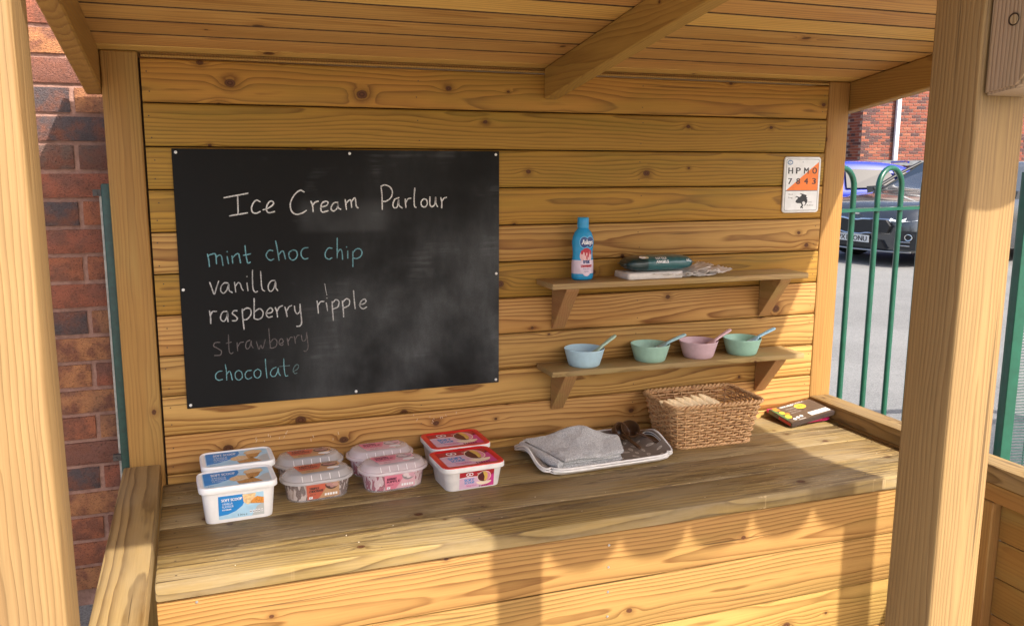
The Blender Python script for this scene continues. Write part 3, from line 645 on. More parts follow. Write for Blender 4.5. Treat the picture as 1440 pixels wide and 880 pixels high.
def white_tub(x, y, rz, label):
    t = thing('ice_cream_tub', label, 'ice cream tub', (x, y, CT + 0.0005), rz, 'white and blue vanilla ice cream tubs')
    mb = MB()
    mb.loft([rrect(0.166, 0.104, 0.022, 0.003), rrect(0.172, 0.110, 0.022, 0.0), rrect(0.174, 0.112, 0.022, 0.006), rrect(0.184, 0.124, 0.022, 0.07), rrect(0.187, 0.127, 0.022, 0.0835),
             rrect(0.194, 0.134, 0.023, 0.0845), rrect(0.195, 0.135, 0.023, 0.093)], 0)
    link('tub', mb.mesh('tub', [M_WHITE], 40), t)
    lid = MB()
    lid.loft([rrect(0.2005, 0.1405, 0.024, 0.087), rrect(0.2025, 0.1425, 0.026, 0.0885), rrect(0.2015, 0.1415, 0.026, 0.1005), rrect(0.197, 0.137, 0.024, 0.1035),
              rrect(0.190, 0.130, 0.021, 0.1035), rrect(0.186, 0.126, 0.019, 0.1015)], 0)
    L = link('lid', lid.mesh('lid', [M_WHITE], 40), t)
    mats = [P_PALE, P_BLUE, P_WHITE, P_CREAM, P_CONE, P_SILVER, P_DARK, P_ORANGE, P_SCOOP]
    P = Print(lambda u, v, l: Vector((u * 0.089, v * 0.059, 0.1015 + l)), 0.0004, 0.00015)
    P.poly([(v.x / 0.089, v.y / 0.059) for v in rrect(0.174, 0.114, 0.012, 0)], 0, 0)
    P.poly([(0.25, -0.93), (0.96, -0.93), (0.96, 0.1), (0.8, 0.0), (0.55, -0.5)], 5, 1)
    P.poly([(-0.95, 0.93), (0.08, 0.93), (0.10, 0.6), (0.02, 0.25), (-0.2, -0.15), (-0.55, -0.5), (-0.95, -0.68)], 1, 1)
    P.text('SOFT SCOOP', -0.72, 0.42, 0.30, 2, 2, width=0.70, bold=0.006)
    P.text('VANILLA', -0.72, 0.10, 0.20, 2, 2, width=0.42); P.text('FLAVOUR', -0.72, -0.16, 0.20, 2, 2, width=0.42); P.text('ICE CREAM', -0.72, -0.36, 0.12, 2, 2, width=0.32)
    P.poly([(-0.10, -0.52), (-0.22, -0.30), (-0.20, -0.02), (0.05, 0.20), (0.28, 0.12), (0.42, -0.10), (0.36, -0.32), (0.30, -0.42), (0.12, -0.44)], 3, 2)
    P.poly([(-0.04, -0.55), (0.12, -0.50), (0.34, -0.40), (0.42, -0.20), (0.60, -0.62), (0.72, -0.93), (0.02, -0.93)], 4, 3)
    P.poly([(0.22, 0.45), (0.28, 0.72), (0.52, 0.88), (0.78, 0.78), (0.82, 0.50), (0.74, 0.30), (0.28, 0.28)], 3, 2)
    P.poly([(0.28, 0.28), (0.74, 0.34), (0.62, -0.20), (0.42, -0.42), (0.32, -0.36)], 4, 3)
    P.text('2 litre', -0.86, -0.86, 0.10, 6, 2, width=0.16)
    link('lid_print', P.mesh('lid_print', mats), L)
    def front(u, v, l):
        z = 0.010 + (v * 0.5 + 0.5) * 0.066; yy = -(0.056 + (z - 0.006) / 0.064 * 0.006)
        return Vector((u * 0.058 + 0.004, yy - l, z))
    P = Print(front, 0.0006, 0.0002)
    P.poly([(u, v) for u, v in [(-1, -0.95), (-0.97, -1), (0.97, -1), (1, -0.95), (1, 0.95), (0.97, 1), (-0.97, 1), (-1, 0.95)]], 0, 0)
    P.poly([(0.45, -1), (1, -1), (1, 0.1), (0.7, -0.2)], 5, 1)
    P.poly([(-1, 1), (0.1, 1), (0.18, 0.5), (0.05, 0.0), (-0.25, -0.40), (-0.6, -0.62), (-1, -0.68)], 1, 1)
    P.text('SOFT SCOOP', -0.86, 0.52, 0.24, 2, 3, width=0.90, bold=0.009); P.text('VANILLA', -0.84, 0.22, 0.19, 2, 3, width=0.46); P.text('FLAVOUR', -0.84, -0.03, 0.19, 2, 3, width=0.50); P.text('ICE CREAM', -0.84, -0.25, 0.11, 2, 3, width=0.38, bold=0.006)
    P.poly([(0.06, 0.95), (0.10, 0.30), (0.28, 0.02), (0.44, 0.14), (0.62, 0.60), (0.66, 0.97)], 8, 2)
    P.poly([(0.40, 0.10), (0.46, 0.35), (0.60, 0.55), (0.70, 0.66), (1, 0.50), (1, -0.02)], 7, 3)
    P.text('2 litre e', -0.18, -0.86, 0.17, 6, 3, width=0.42)
    for k in range(5): P.rect(0.36 + k * 0.125, 0.45 + k * 0.125, -0.74, -0.50, 2, 2); P.rect(0.37 + k * 0.125, 0.44 + k * 0.125, -0.66, -0.60, 6, 3)
    link('front_label', P.mesh('front_label', mats), t)
    P = Print(lambda u, v, l: Vector((u * 0.07, -0.0675 - l, 0.0885 + v * 0.004)), 0.0002)
    return t
# ---- see-through oval tubs
def clear_plastic(name, tint, alpha=0.22):
    g = N(name); return g.fin(tint, 0.16, Alpha=alpha, Coat_Weight=0.8, Coat_Roughness=0.06)
def ripple_mat(name, a, b, c):
    g = N(name); P = g.sep(g.obj())
    n = g.noise(g.xyz(g.math('MULTIPLY', P[0], 26), g.math('MULTIPLY', P[1], 26), g.math('MULTIPLY', P[2], 9)), 1.0, 2, 0.5, 1.5)
    n2 = g.noise(g.xyz(g.math('MULTIPLY', P[0], 60), g.math('MULTIPLY', P[1], 60), g.math('MULTIPLY', P[2], 25)), 1.0, 2, 0.5, 0.8)
    col = g.mix(g.smooth(n, 0.46, 0.50), a, b); col = g.mix(g.smooth(n2, 0.55, 0.58), col, c)
    return g.fin(col, 0.6)
def stadium(w, d, z, n=9): return rrect(w, d, d / 2 - 0.0008, z, n)
def oval_tub(x, y, rz, label, group, tint, rip, mats, texts):
    t = thing('ice_cream_tub', label, 'ice cream tub', (x, y, CT + 0.0005), rz, group)
    mb = MB(); s = [stadium(0.158, 0.080, 0.004), stadium(0.166, 0.088, 0.0), stadium(0.170, 0.092, 0.006), stadium(0.184, 0.106, 0.048), stadium(0.190, 0.112, 0.0535)]
    mb.loft(s, 0, True, False)
    link('tub', mb.mesh('tub', [tint], 50), t)
    c = MB(); c.loft([stadium(0.155, 0.077, 0.003), stadium(0.163, 0.085, 0.004), stadium(0.1775, 0.0995, 0.047), stadium(0.16, 0.082, 0.053), stadium(0.12, 0.05, 0.056)], 0)
    link('ice_cream', c.mesh('ice_cream', [rip], 50), t)
    lid = MB()
    lid.loft([stadium(0.197, 0.119, 0.0515), stadium(0.2015, 0.1235, 0.0525), stadium(0.2020, 0.1240, 0.0585), stadium(0.198, 0.120, 0.0605), stadium(0.188, 0.110, 0.0605),
              stadium(0.170, 0.092, 0.0745), stadium(0.160, 0.082, 0.0765)], 0, False, True)
    L = link('lid', lid.mesh('lid', [LIDM[tint.name]], 50), t)
    # moulded ribs round the dome
    rb = MB()
    for i in range(7):
        xx = -0.075 + i * 0.025
        for sgn in (-1, 1):
            if abs(xx) > 0.062: continue
            rb.tube([(xx, sgn * 0.0552, 0.0612), (xx, sgn * 0.0466, 0.0740)], 0.0009, 5)
    r_ = link('moulded_ribs', rb.mesh('moulded_ribs', [M_CLEARW]), L); r_['kind'] = 'stuff'
    P = Print(lambda u, v, l: Vector((u * 0.062 + 0.004, v * 0.032, 0.0765 + l)), 0.0005, 0.0002)
    P.poly([(-1, 1), (1, 1), (1, 0.2), (0.85, -0.2), (0.55, -1), (-0.8, -1)], 1, 0)
    P.poly([(-1, 1), (0.25, 1), (0.1, 0.1), (0.0, -0.3), (-0.86, -0.3)], 0, 1)
    P.disc(0.55, 0.45, 0.36, 0.46, 3, 2); P.disc(0.45, 0.52, 0.18, 0.24, 4, 3, 10); P.disc(0.72, 0.50, 0.16, 0.26, 5, 3, 10); P.disc(0.58, 0.30, 0.12, 0.18, 4, 4, 9)
    P.disc(0.62, -0.45, 0.28, 0.28, 6, 2)
    P.text(texts[0], -0.80, 0.52, 0.26, 7, 3, width=0.62, bold=0.008); P.text(texts[1], -0.80, 0.14, 0.26, 7, 3, width=0.80, bold=0.008); P.text('ice cream', -0.72, -0.20, 0.16, 7, 3, width=0.5); P.text('900 ml', -0.60, -0.75, 0.16, 7, 3, width=0.34)
    link('lid_print', P.mesh('lid_print', mats), L)
    def front(u, v, l):
        z = 0.006 + (v * 0.5 + 0.5) * 0.0445; yy = -(0.046 + (z - 0.006) / 0.042 * 0.007)
        return Vector((u * 0.0455 + 0.004, yy - l, z))
    P = Print(front, 0.0006, 0.0002)
    P.poly([(-1, 1), (1, 1), (1, -0.9), (0.6, -1), (-0.9, -1)], 1, 0)
    P.poly([(-1, 1), (0.15, 1), (0.2, 0.4), (0.0, -0.3), (-0.25, -1), (-0.9, -1)], 0, 1)
    P.disc(0.55, 0.80, 0.42, 0.75, 3, 2, 16, 180, 360); P.disc(0.40, 0.72, 0.2, 0.24, 4, 3, 10); P.disc(0.76, 0.62, 0.2, 0.30, 5, 3, 10); P.disc(0.56, 0.42, 0.14, 0.18, 4, 4, 9)
    P.text(texts[0], -0.82, 0.30, 0.30, 7, 3, width=0.60, bold=0.012); P.text(texts[1], -0.82, -0.08, 0.30, 7, 3, width=0.84, bold=0.012); P.text('900 ml', -0.78, -0.46, 0.20, 7, 3, width=0.36)
    P.rect(-0.82, -0.60, -0.92, -0.62, 6, 3); P.text('V', -0.77, -0.86, 0.2, 7, 4, width=0.10)
    for k in range(5): P.rect(0.12 + k * 0.16, 0.24 + k * 0.16, -0.72, -0.40, 6, 3)
    link('front_label', P.mesh('front_label', mats), t)
    t.scale = (1.04, 1.04, 1.04)
    return t
M_CLEARW = plain('frosted_rib', (0.78, 0.76, 0.76), 0.3)
CHOC = [plain('p_terracotta', (0.56, 0.13, 0.075), 0.45), plain('p_sand', (0.50, 0.29, 0.15), 0.45), None, plain('p_bowl_brown', (0.10, 0.05, 0.04), 0.45),
        plain('p_scoop_pink', (0.45, 0.24, 0.22), 0.5), plain('p_scoop_tan', (0.52, 0.30, 0.24), 0.5), P_WHITE, P_DARK]
CHOC[2] = CHOC[1]
PINK = [plain('p_pink', (0.72, 0.22, 0.30), 0.45), plain('p_palepink', (0.70, 0.42, 0.46), 0.45), None, plain('p_bowl_grey', (0.30, 0.26, 0.26), 0.45),
        plain('p_scoop_white', (0.75, 0.62, 0.62), 0.5), plain('p_scoop_rose', (0.66, 0.36, 0.42), 0.5), P_WHITE, plain('p_plum', (0.12, 0.02, 0.05), 0.5)]
PINK[2] = PINK[1]
# ---- red lidded tubs
M_RED = plain('red_lid', (0.68, 0.015, 0.02), 0.3); M_TUBW = plain('off_white_tub', (0.74, 0.70, 0.66), 0.4)
RM = [plain('r_crimson', (0.42, 0.02, 0.03), 0.4), plain('r_palepink', (0.70, 0.45, 0.58), 0.4), plain('r_magenta', (0.62, 0.05, 0.25), 0.4), plain('r_cream', (0.85, 0.70, 0.52), 0.4),
      plain('r_choc', (0.10, 0.02, 0.02), 0.4), plain('r_yellow', (0.72, 0.45, 0.10), 0.4), plain('r_rose', (0.72, 0.25, 0.38), 0.4), P_WHITE, plain('r_blue', (0.05, 0.28, 0.58), 0.4), P_DARK]
def red_print(P):
    P.poly([(-1, 1), (1, 1), (1, 0.35), (0.5, 0.25), (0.0, 0.35), (-0.5, 0.42), (-1, 0.35)], 0, 1)
    P.poly([(-1, 0.35), (-0.5, 0.42), (0.0, 0.35), (0.0, 0.28), (-0.5, 0.35), (-1, 0.28)], 7, 2)
    P.poly([(0.25, -1), (1, -1), (1, 0.6), (0.8, 0.3)], 2, 1)
    # heart-like double loop emblem
    for du in (-0.085, 0.085):
        P.disc(-0.42 + du, 0.70, 0.12, 0.20, 7, 3, 16); P.disc(-0.42 + du, 0.70, 0.075, 0.12, 0, 4, 14)
    P.disc(-0.42, 0.66, 0.04, 0.09, 7, 5, 10)
    P.text('SOFT', -0.72, -0.12, 0.30, 8, 3, width=0.56, bold=0.014); P.text('SCOOP', -0.70, -0.44, 0.26, 8, 3, width=0.56, bold=0.01); P.text('Neapolitan', -0.60, -0.78, 0.22, 2, 3, width=0.60)
    P.disc(0.42, -0.35, 0.44, 0.42, 3, 2, 20, 180, 360)
    for i in range(6): P.rect(0.14 + i * 0.1, 0.19 + i * 0.1, -0.98 + 0.03 * (i % 2), -0.80, 4, 4)
    P.disc(0.42, 0.25, 0.40, 0.66, 3, 3, 24); P.disc(0.42, 0.25, 0.37, 0.61, 6, 4, 24)
    P.poly([(0.42 + 0.37 * math.cos(a), 0.25 + 0.61 * math.sin(a)) for a in [math.radians(d) for d in range(75, 286, 15)]], 4, 5)
    P.poly([(0.34, 0.80), (0.50, 0.85), (0.62, 0.55), (0.62, 0.0), (0.52, -0.28), (0.42, -0.30), (0.44, 0.2)], 5, 6)
    P.text('Vanilla', -0.02, 0.62, 0.14, 7, 6, width=0.22, skew=0.3)
def red_tub(x, y, rz, label):
    t = thing('ice_cream_tub', label, 'ice cream tub', (x, y, CT + 0.0005), rz, 'red lidded neapolitan ice cream tubs')
    mb = MB(); mb.loft([rrect(0.160, 0.128, 0.022, 0.002), rrect(0.166, 0.134, 0.024, 0.0), rrect(0.168, 0.136, 0.024, 0.005), rrect(0.182, 0.151, 0.025, 0.060), rrect(0.184, 0.153, 0.025, 0.064)], 0)
    link('tub', mb.mesh('tub', [M_TUBW], 40), t)
    lid = MB(); lid.loft([rrect(0.193, 0.163, 0.027, 0.0585), rrect(0.196, 0.166, 0.028, 0.0595), rrect(0.196, 0.166, 0.028, 0.0715), rrect(0.193, 0.163, 0.026, 0.0735)], 1, True, False)
    lid.loft([rrect(0.193, 0.163, 0.026, 0.0735), rrect(0.191, 0.161, 0.026, 0.0755), rrect(0.165, 0.135, 0.014, 0.0755), rrect(0.160, 0.130, 0.011, 0.0735)], 0, False, True)
    L = link('lid', lid.mesh('lid', [M_RED, M_TUBW], 40), t)
    P = Print(lambda u, v, l: Vector((u * 0.078, v * 0.063, 0.0735 + l)), 0.0004, 0.00015)
    P.poly([(v.x / 0.078, v.y / 0.063) for v in rrect(0.156, 0.126, 0.006, 0)], 1, 0); red_print(P)
    link('lid_print', P.mesh('lid_print', RM), L)
    def front(u, v, l):
        z = 0.004 + (v * 0.5 + 0.5) * 0.052; yy = -(0.068 + (z - 0.005) / 0.055 * 0.0075)
        return Vector((u * 0.054 + 0.006, yy - l, z))
    P = Print(front, 0.0006, 0.0002); P.rect(-1, 1, -1, 1, 1, 0); red_print(P)
    link('front_label', P.mesh('front_label', RM), t)
white_tub(0.187, -0.296, 0.05, 'white soft scoop vanilla tub with full blue front label, nearest the left rail')
white_tub(0.196, -0.130, 0.04, 'white soft scoop vanilla tub at the back, mostly hidden behind the one in front')
c_rip = ripple_mat('choc_ripple', (0.40, 0.28, 0.24), (0.13, 0.07, 0.055), (0.66, 0.55, 0.50)); p_rip = ripple_mat('raspberry_ripple', (0.80, 0.70, 0.69), (0.72, 0.52, 0.55), (0.36, 0.05, 0.10))
cl1 = clear_plastic('clear_grey', (0.66, 0.64, 0.65)); cl2 = clear_plastic('clear_rose', (0.80, 0.74, 0.75))
LIDM = {cl1.name: clear_plastic('clear_lid_grey', (0.72, 0.70, 0.70), 0.48), cl2.name: clear_plastic('clear_lid_rose', (0.84, 0.76, 0.77), 0.5)}
oval_tub(0.408, -0.232, 0.10, 'clear oval chocolate ice cream tub in front with terracotta label facing out', 'clear oval chocolate tubs', cl1, c_rip, CHOC, ('TRIPLE', 'CHOCOLATE'))
oval_tub(0.402, -0.094, 0.05, 'clear oval chocolate ice cream tub behind its twin, against the plank wall', 'clear oval chocolate tubs', cl1, c_rip, CHOC, ('TRIPLE', 'CHOCOLATE'))
oval_tub(0.630, -0.230, 0.10, 'clear oval raspberry ripple tub in front with pink label facing out', 'clear oval raspberry tubs', cl2, p_rip, PINK, ('RASPBERRY', 'RIPPLE'))
oval_tub(0.618, -0.098, 0.05, 'clear oval raspberry ripple tub at the back by the plank wall', 'clear oval raspberry tubs', cl2, p_rip, PINK, ('RASPBERRY', 'RIPPLE'))
red_tub(0.845, -0.272, 0.06, 'red lidded soft scoop tub with pink front label, front one of two')
red_tub(0.862, -0.092, 0.03, 'red lidded soft scoop tub at the back against the plank wall')

# ---- trays
def tray(label, x, y, z, rz, pattern=True):
    t = thing('serving_tray', label, 'tray', (x, y, z), rz, 'grey melamine trays stacked on the counter')
    a, b = 0.238, 0.152; nx, ny = 48, 30
    def hgt(u, v):
        # u, v in -1..1 : flat base, rim up, ends lifted in the middle for handles
        e = max(0.0, (abs(v) - 0.86) / 0.14); h = 0.016 * e ** 1.5
        eu = max(0.0, (abs(u) - 0.74) / 0.26); h2 = (0.012 + 0.034 * math.exp(-(v / 0.5) ** 2)) * eu ** 1.1
        return max(h, h2) if (e == 0 or eu == 0) else max(h, h2)
    def plan(u, v):
        # squash square to rounded rectangle, corners pulled in
        k = 0.13 * (abs(u) ** 6) * (abs(v) ** 6)
        sx = 1 - k; sy = 1 - k - 0.07 * max(0, abs(u) - 0.75) / 0.25 * abs(v) ** 2
        return u * a * sx, v * b * sy
    vs = []; fs = []; idx = {}
    for j in range(ny + 1):
        for i in range(nx + 1):
            u = -1 + 2 * i / nx; v = -1 + 2 * j / ny; p = plan(u, v)
            idx[(i, j)] = len(vs); vs.append((p[0], p[1], hgt(u, v) + 0.003))
    for j in range(ny):
        for i in range(nx):
            u = -1 + 2 * (i + .5) / nx; v = -1 + 2 * (j + .5) / ny
            if 0.885 < abs(u) < 0.955 and abs(v) < 0.32: continue
            fs.append((idx[(i, j)], idx[(i + 1, j)], idx[(i + 1, j + 1)], idx[(i, j + 1)]))
    me = mesh('tray_top', vs, fs, [M_TRAY, M_TRAYW])
    bm = bmesh.new(); bm.from_mesh(me)
    bmesh.ops.delete(bm, geom=[v for v in bm.verts if not v.link_faces], context='VERTS')
    top = list(bm.faces)
    r = bmesh.ops.extrude_face_region(bm, geom=top)
    newv = [g_ for g_ in r['geom'] if isinstance(g_, bmesh.types.BMVert)]; newf = [g_ for g_ in r['geom'] if isinstance(g_, bmesh.types.BMFace)]
    for v in newv: v.co.z -= 0.003
    bm.normal_update()
    for f in bm.faces:
        if f not in newf and f not in top: f.material_index = 1
    for f in newf: f.material_index = 1
    bmesh.ops.recalc_face_normals(bm, faces=bm.faces)
    bm.to_mesh(me); bm.free(); smooth_angle(me, 40)
    link('tray_body', me, t)
    rim = MB(); pts = []
    for i in range(nx): pts.append((-1 + 2 * i / nx, -1))
    for j in range(ny): pts.append((1, -1 + 2 * j / ny))
    for i in range(nx): pts.append((1 - 2 * i / nx, 1))
    for j in range(ny): pts.append((-1, 1 - 2 * j / ny))
    rim.tube([(*plan(u, v), hgt(u, v) + 0.0005) for u, v in pts], 0.0036, 6, closed=True)
    link('rim', rim.mesh('rim', [M_TRAYW], 60), t)
    if pattern:
        sp = MB(); rnd = random.Random(3)
        placed = []
        for q in range(900):
            u = rnd.uniform(-0.93, 0.93); v = rnd.uniform(-0.9, 0.9)
            if abs(u) > 0.83 and abs(v) < 0.42: continue
            p = plan(u, v)
            if any((p[0] - c[0]) ** 2 + (p[1] - c[1]) ** 2 < 0.031 ** 2 for c in placed): continue
            placed.append(p); an = rnd.uniform(0, PI); L = rnd.uniform(0.010, 0.015); Wd = L * rnd.uniform(0.36, 0.5)
            for (s, mi, lf) in ((1.0, 0, 0.0005), (0.62, 1, 0.0008)):
                ring = []
                for k in range(14):
                    aa = 2 * PI * k / 14; ex = L * s * math.cos(aa); ey = Wd * s * math.sin(aa) * (1 + 0.35 * math.cos(aa))
                    du = (ex * math.cos(an) - ey * math.sin(an)) / a; dv = (ex * math.sin(an) + ey * math.cos(an)) / b
                    uu, vv = max(-.97, min(.97, u + du)), max(-.97, min(.97, v + dv)); pp = plan(uu, vv)
                    ring.append((pp[0], pp[1], hgt(uu, vv) + 0.003 + lf))
                c0 = (p[0], p[1], hgt(u, v) + 0.003 + lf)
                sp.add([c0] + ring, [(0, 1 + k, 1 + (k + 1) % 14) for k in range(14)], mi)
        link('leaf_print', sp.mesh('leaf_print', [M_LEAF, M_LEAF2]), t)['kind'] = 'stuff'
M_TRAY = plain('tray_taupe', (0.20, 0.165, 0.14), 0.4); M_TRAYW = plain('tray_edge', (0.85, 0.82, 0.78), 0.35)
M_LEAF = plain('tray_leaf', (0.62, 0.57, 0.50), 0.4); M_LEAF2 = plain('tray_leaf_in', (0.40, 0.36, 0.31), 0.4)
tray('lower taupe tray, only its white edge showing under the patterned one', 1.306, -0.186, CT + 0.001, 0.045, False)
tray('upper taupe tray with pale leaf shapes, holding the grey towel and brown scoops', 1.306, -0.184, CT + 0.0085, 0.045, True)

# ---- folded towel
def towel():
    t = thing('folded_towel', 'thick grey terry towel folded over on the left half of the tray', 'towel', (1.243, -0.20, CT + 0.0135), 0)
    t.scale = (1.10, 1.06, 1.05)
    g = N('terry'); n = g.noise(g.obj(), 330, 3, 0.7); n2 = g.noise(g.obj(), 22, 3); n3 = g.noise(g.obj(), 90, 2)
    col = g.mix(g.smooth(n, 0.35, 0.65), (0.38, 0.375, 0.365), (0.78, 0.77, 0.75)); col = g.mix(g.math('MULTIPLY', g.smooth(n2, 0.45, 0.7), 0.35), col, (0.42, 0.40, 0.38))
    g.bump(g.math('ADD', n, g.math('MULTIPLY', n3, 0.6)), 1.0, 0.005); m = g.fin(col, 0.95, Sheen_Weight=0.4)
    # plan of the folded cloth, counter-clockwise: front-left, front-right, right, back, back-left
    def layer(name, P4, th, base, crown, mi=0):
        n = 26; mbv = []; fs = []
        A, B, C, D = [Vector(p) for p in P4]
        def pl(u, v): return (A * (1 - u) + B * u) * (1 - v) + (D * (1 - u) + C * u) * v
        top = {}; bot = {}
        for j in range(n + 1):
            for i in range(n + 1):
                u = i / n; v = j / n; p = pl(u, v)
                ed = min(u, 1 - u, v, 1 - v) * 9; rd = math.sqrt(max(0, 1 - (1 - min(1, ed)) ** 2))
                wob = 0.0055 * noise.noise(Vector((p.x * 30, p.y * 22, base * 90))) + 0.002 * noise.noise(Vector((p.x * 80, p.y * 60, base * 50)))
                zc_ = base + crown(u, v)
                inset = (pl(0.5, 0.5) - p) * (0.035 * (1 - rd))
                top[(i, j)] = len(mbv); mbv.append((p.x + inset.x, p.y + inset.y, zc_ + th / 2 + th / 2 * rd + wob * rd))
                bot[(i, j)] = len(mbv); mbv.append((p.x + inset.x, p.y + inset.y, zc_ + th / 2 - th / 2 * rd))
        for j in range(n):
            for i in range(n):
                fs.append((top[(i, j)], top[(i + 1, j)], top[(i + 1, j + 1)], top[(i, j + 1)]))
                fs.append((bot[(i, j)], bot[(i, j + 1)], bot[(i + 1, j + 1)], bot[(i + 1, j)]))
        for i in range(n):
            fs += [(bot[(i, 0)], bot[(i + 1, 0)], top[(i + 1, 0)], top[(i, 0)]), (bot[(i, n)], top[(i, n)], top[(i + 1, n)], bot[(i + 1, n)])]
            fs += [(bot[(0, i)], top[(0, i)], top[(0, i + 1)], bot[(0, i + 1)]), (bot[(n, i)], bot[(n, i + 1)], top[(n, i + 1)], top[(n, i)])]
        me = mesh(name, mbv, fs, m, smooth=True); link(name, me, t)
    f0 = lambda u, v: 0.004 * v
    f1 = lambda u, v: 0.006 * v + 0.022 * math.exp(-((u - 0.62) / 0.3) ** 2) * v
    f2 = lambda u, v: 0.046 * math.exp(-((u - 0.58) / 0.24) ** 2) * v ** 1.3 + 0.006 * v + 0.004 * math.sin(u * 7)
    layer('lower_fold', [(-0.100, -0.118), (0.105, -0.100), (0.145, 0.035), (-0.135, 0.075)], 0.010, 0.0, f0)
    layer('middle_fold', [(-0.118, -0.108), (0.100, -0.102), (0.142, 0.030), (-0.150, 0.085)], 0.010, 0.010, f1)
    layer('upper_fold', [(-0.090, -0.122), (0.110, -0.098), (0.150, 0.020), (-0.142, 0.105)], 0.013, 0.020, f2)
    # rolled edge at the left where the cloth turns over
    r = MB(); r.tube([(-0.144, 0.090, 0.020), (-0.135, 0.04, 0.0195), (-0.122, -0.02, 0.0185), (-0.112, -0.08, 0.018), (-0.100, -0.112, 0.017)], [0.010, 0.013, 0.014, 0.014, 0.011], 12)
    link('turned_edge', r.mesh('turned_edge', [m], 80), t)
towel()
# ---- brown scoops on the tray
M_BROWN = plain('brown_plastic', (0.085, 0.040, 0.018), 0.28, 0.15, 30, Coat_Weight=0.3)
def scoop(label, x, y, z, rz, tilt, roll):
    t = thing('plastic_scoop', label, 'scoop', (x, y, z), rz, 'brown plastic scoops on the tray')
    mb = MB(); R = 0.030
    prof = [(R, 0.024), (R + 0.0025, 0.0245), (R + 0.0035, 0.022), (R + 0.001, 0.006), (R * 0.75, -0.012), (R * 0.35, -0.021), (0.0005, -0.023)]
    inn = [(R, 0.024), (R - 0.002, 0.020), (R - 0.002, 0.006), (R * 0.68, -0.010), (R * 0.3, -0.0185), (0.0005, -0.0205)]
    for p in (prof, inn): mb.loft([[Vector((r * math.cos(2 * PI * k / 24), r * math.sin(2 * PI * k / 24), zz)) for k in range(24)] for r, zz in p], 0, False, False)
    Rm = Matrix.Rotation(tilt, 3, 'X') @ Matrix.Rotation(roll, 3, 'Y')
    me = mb.mesh('cup', [M_BROWN], 50); me.transform(Rm.to_4x4()); link('cup', me, t, (0, 0, 0.024))
    hb = MB(); hb.tube([(0.0, -0.028, 0.026), (0.004, -0.05, 0.022), (0.010, -0.085, 0.012), (0.014, -0.112, 0.004)], [0.0045, 0.005, 0.0062, 0.0058], 8)
    hm = hb.mesh('handle', [M_BROWN], 60); link('handle', hm, t)
scoop('brown plastic scoop lying beside the towel, handle pointing to the front edge', 1.432, -0.115, CT + 0.016, 0.10, 0.9, 0.3)
scoop('brown plastic scoop nearest the tray handle, its handle slanting right', 1.478, -0.110, CT + 0.016, 0.50, 0.6, -0.5)

# ---- wicker basket
def basket():
    x0, x1, y0, y1 = 1.571, 1.922, -0.252, -0.018; H = 0.150
    t = thing('wicker_basket', 'rectangular brown woven wicker basket with braided rim standing between tray and chocolate box', 'basket', (1.742, -0.142, CT + 0.0005), -0.03)
    g = N('wicker'); n = g.noise(g.obj(), 70, 3); rr = g.node('ShaderNodeNewGeometry').outputs['Random Per Island']
    col = g.mix(rr, (0.50, 0.275, 0.115), (0.66, 0.41, 0.20)); col = g.mix(g.smooth(n, 0.5, 0.75), col, (0.34, 0.16, 0.065))
    m = g.fin(col, 0.5)
    def ring(z, grow=0.0, n=8):
        k = z / H; w = 0.288 + (0.345 - 0.288) * k + grow; d = 0.185 + (0.232 - 0.185) * k + grow
        return rrect(w, d, 0.034, z, n)
    def path(z, grow=0.0, N_=176):
        r = ring(z, grow, 10); L = [0.0]
        for i in range(len(r)): L.append(L[-1] + (r[(i + 1) % len(r)] - r[i]).length)
        out = []
        for k in range(N_):
            s = L[-1] * k / N_; i = 0
            while L[i + 1] < s: i += 1
            f = (s - L[i]) / max(1e-9, L[i + 1] - L[i]); p = r[i].lerp(r[(i + 1) % len(r)], f)
            d = (r[(i + 1) % len(r)] - r[i]).normalized(); out.append((p, Vector((d.y, -d.x, 0))))
        return out
    NS = 36; per = 5; N_ = NS * per
    wv = MB(); rows = 15
    for j in range(rows):
        z = 0.006 + (H - 0.014) * j / (rows - 1); pp = path(z, 0.0, N_); pts = []
        for k, (p, nrm) in enumerate(pp):
            off = 0.0046 * math.cos(PI * (k / per + j)); pts.append(p + nrm * off + Vector((0, 0, 0.0006 * math.sin(k * 0.9 + j))))
        wv.tube(pts, 0.0036, 6, closed=True)
    link('woven_side', wv.mesh('woven_side', [m], 80), t)
    st = MB()
    bottom = path(0.0, 0.0, NS); top = path(H, 0.0, NS)
    for (a, _), (b, _) in zip(bottom, top): st.tube([a, b], 0.0028, 5)
    o = link('stakes', st.mesh('stakes', [m], 80), t); o['kind'] = 'stuff'
    for q in range(2):                                    # braided rim: two strands twisted
        pts = []
        for k, (p, nrm) in enumerate(path(H, 0.004, 264)):
            a = 2 * PI * k / 264 * 33 + q * PI; pts.append(p + nrm * 0.0042 * math.cos(a) + Vector((0, 0, 0.0042 * math.sin(a) - 0.001)))
        rb = MB(); rb.tube(pts, 0.0046, 6, closed=True); link('braided_rim', rb.mesh('braided_rim', [m], 80), t)
    for q in range(2):
        pts = []
        for k, (p, nrm) in enumerate(path(0.004, 0.004, 220)):
            a = 2 * PI * k / 220 * 30 + q * PI; pts.append(p + nrm * 0.003 * math.cos(a) + Vector((0, 0, 0.003 * math.sin(a))))
        rb = MB(); rb.tube(pts, 0.0034, 5, closed=True); link('braided_foot', rb.mesh('braided_foot', [m], 80), t)
    bs = MB(); bs.loft([rrect(0.280, 0.178, 0.03, 0.001), rrect(0.280, 0.178, 0.03, 0.004)], 0)
    link('base', bs.mesh('base', [m]), t)
basket()
M_WAFER = plain('pale_wood_cup', (0.80, 0.60, 0.34), 0.6, 0.15, 90)
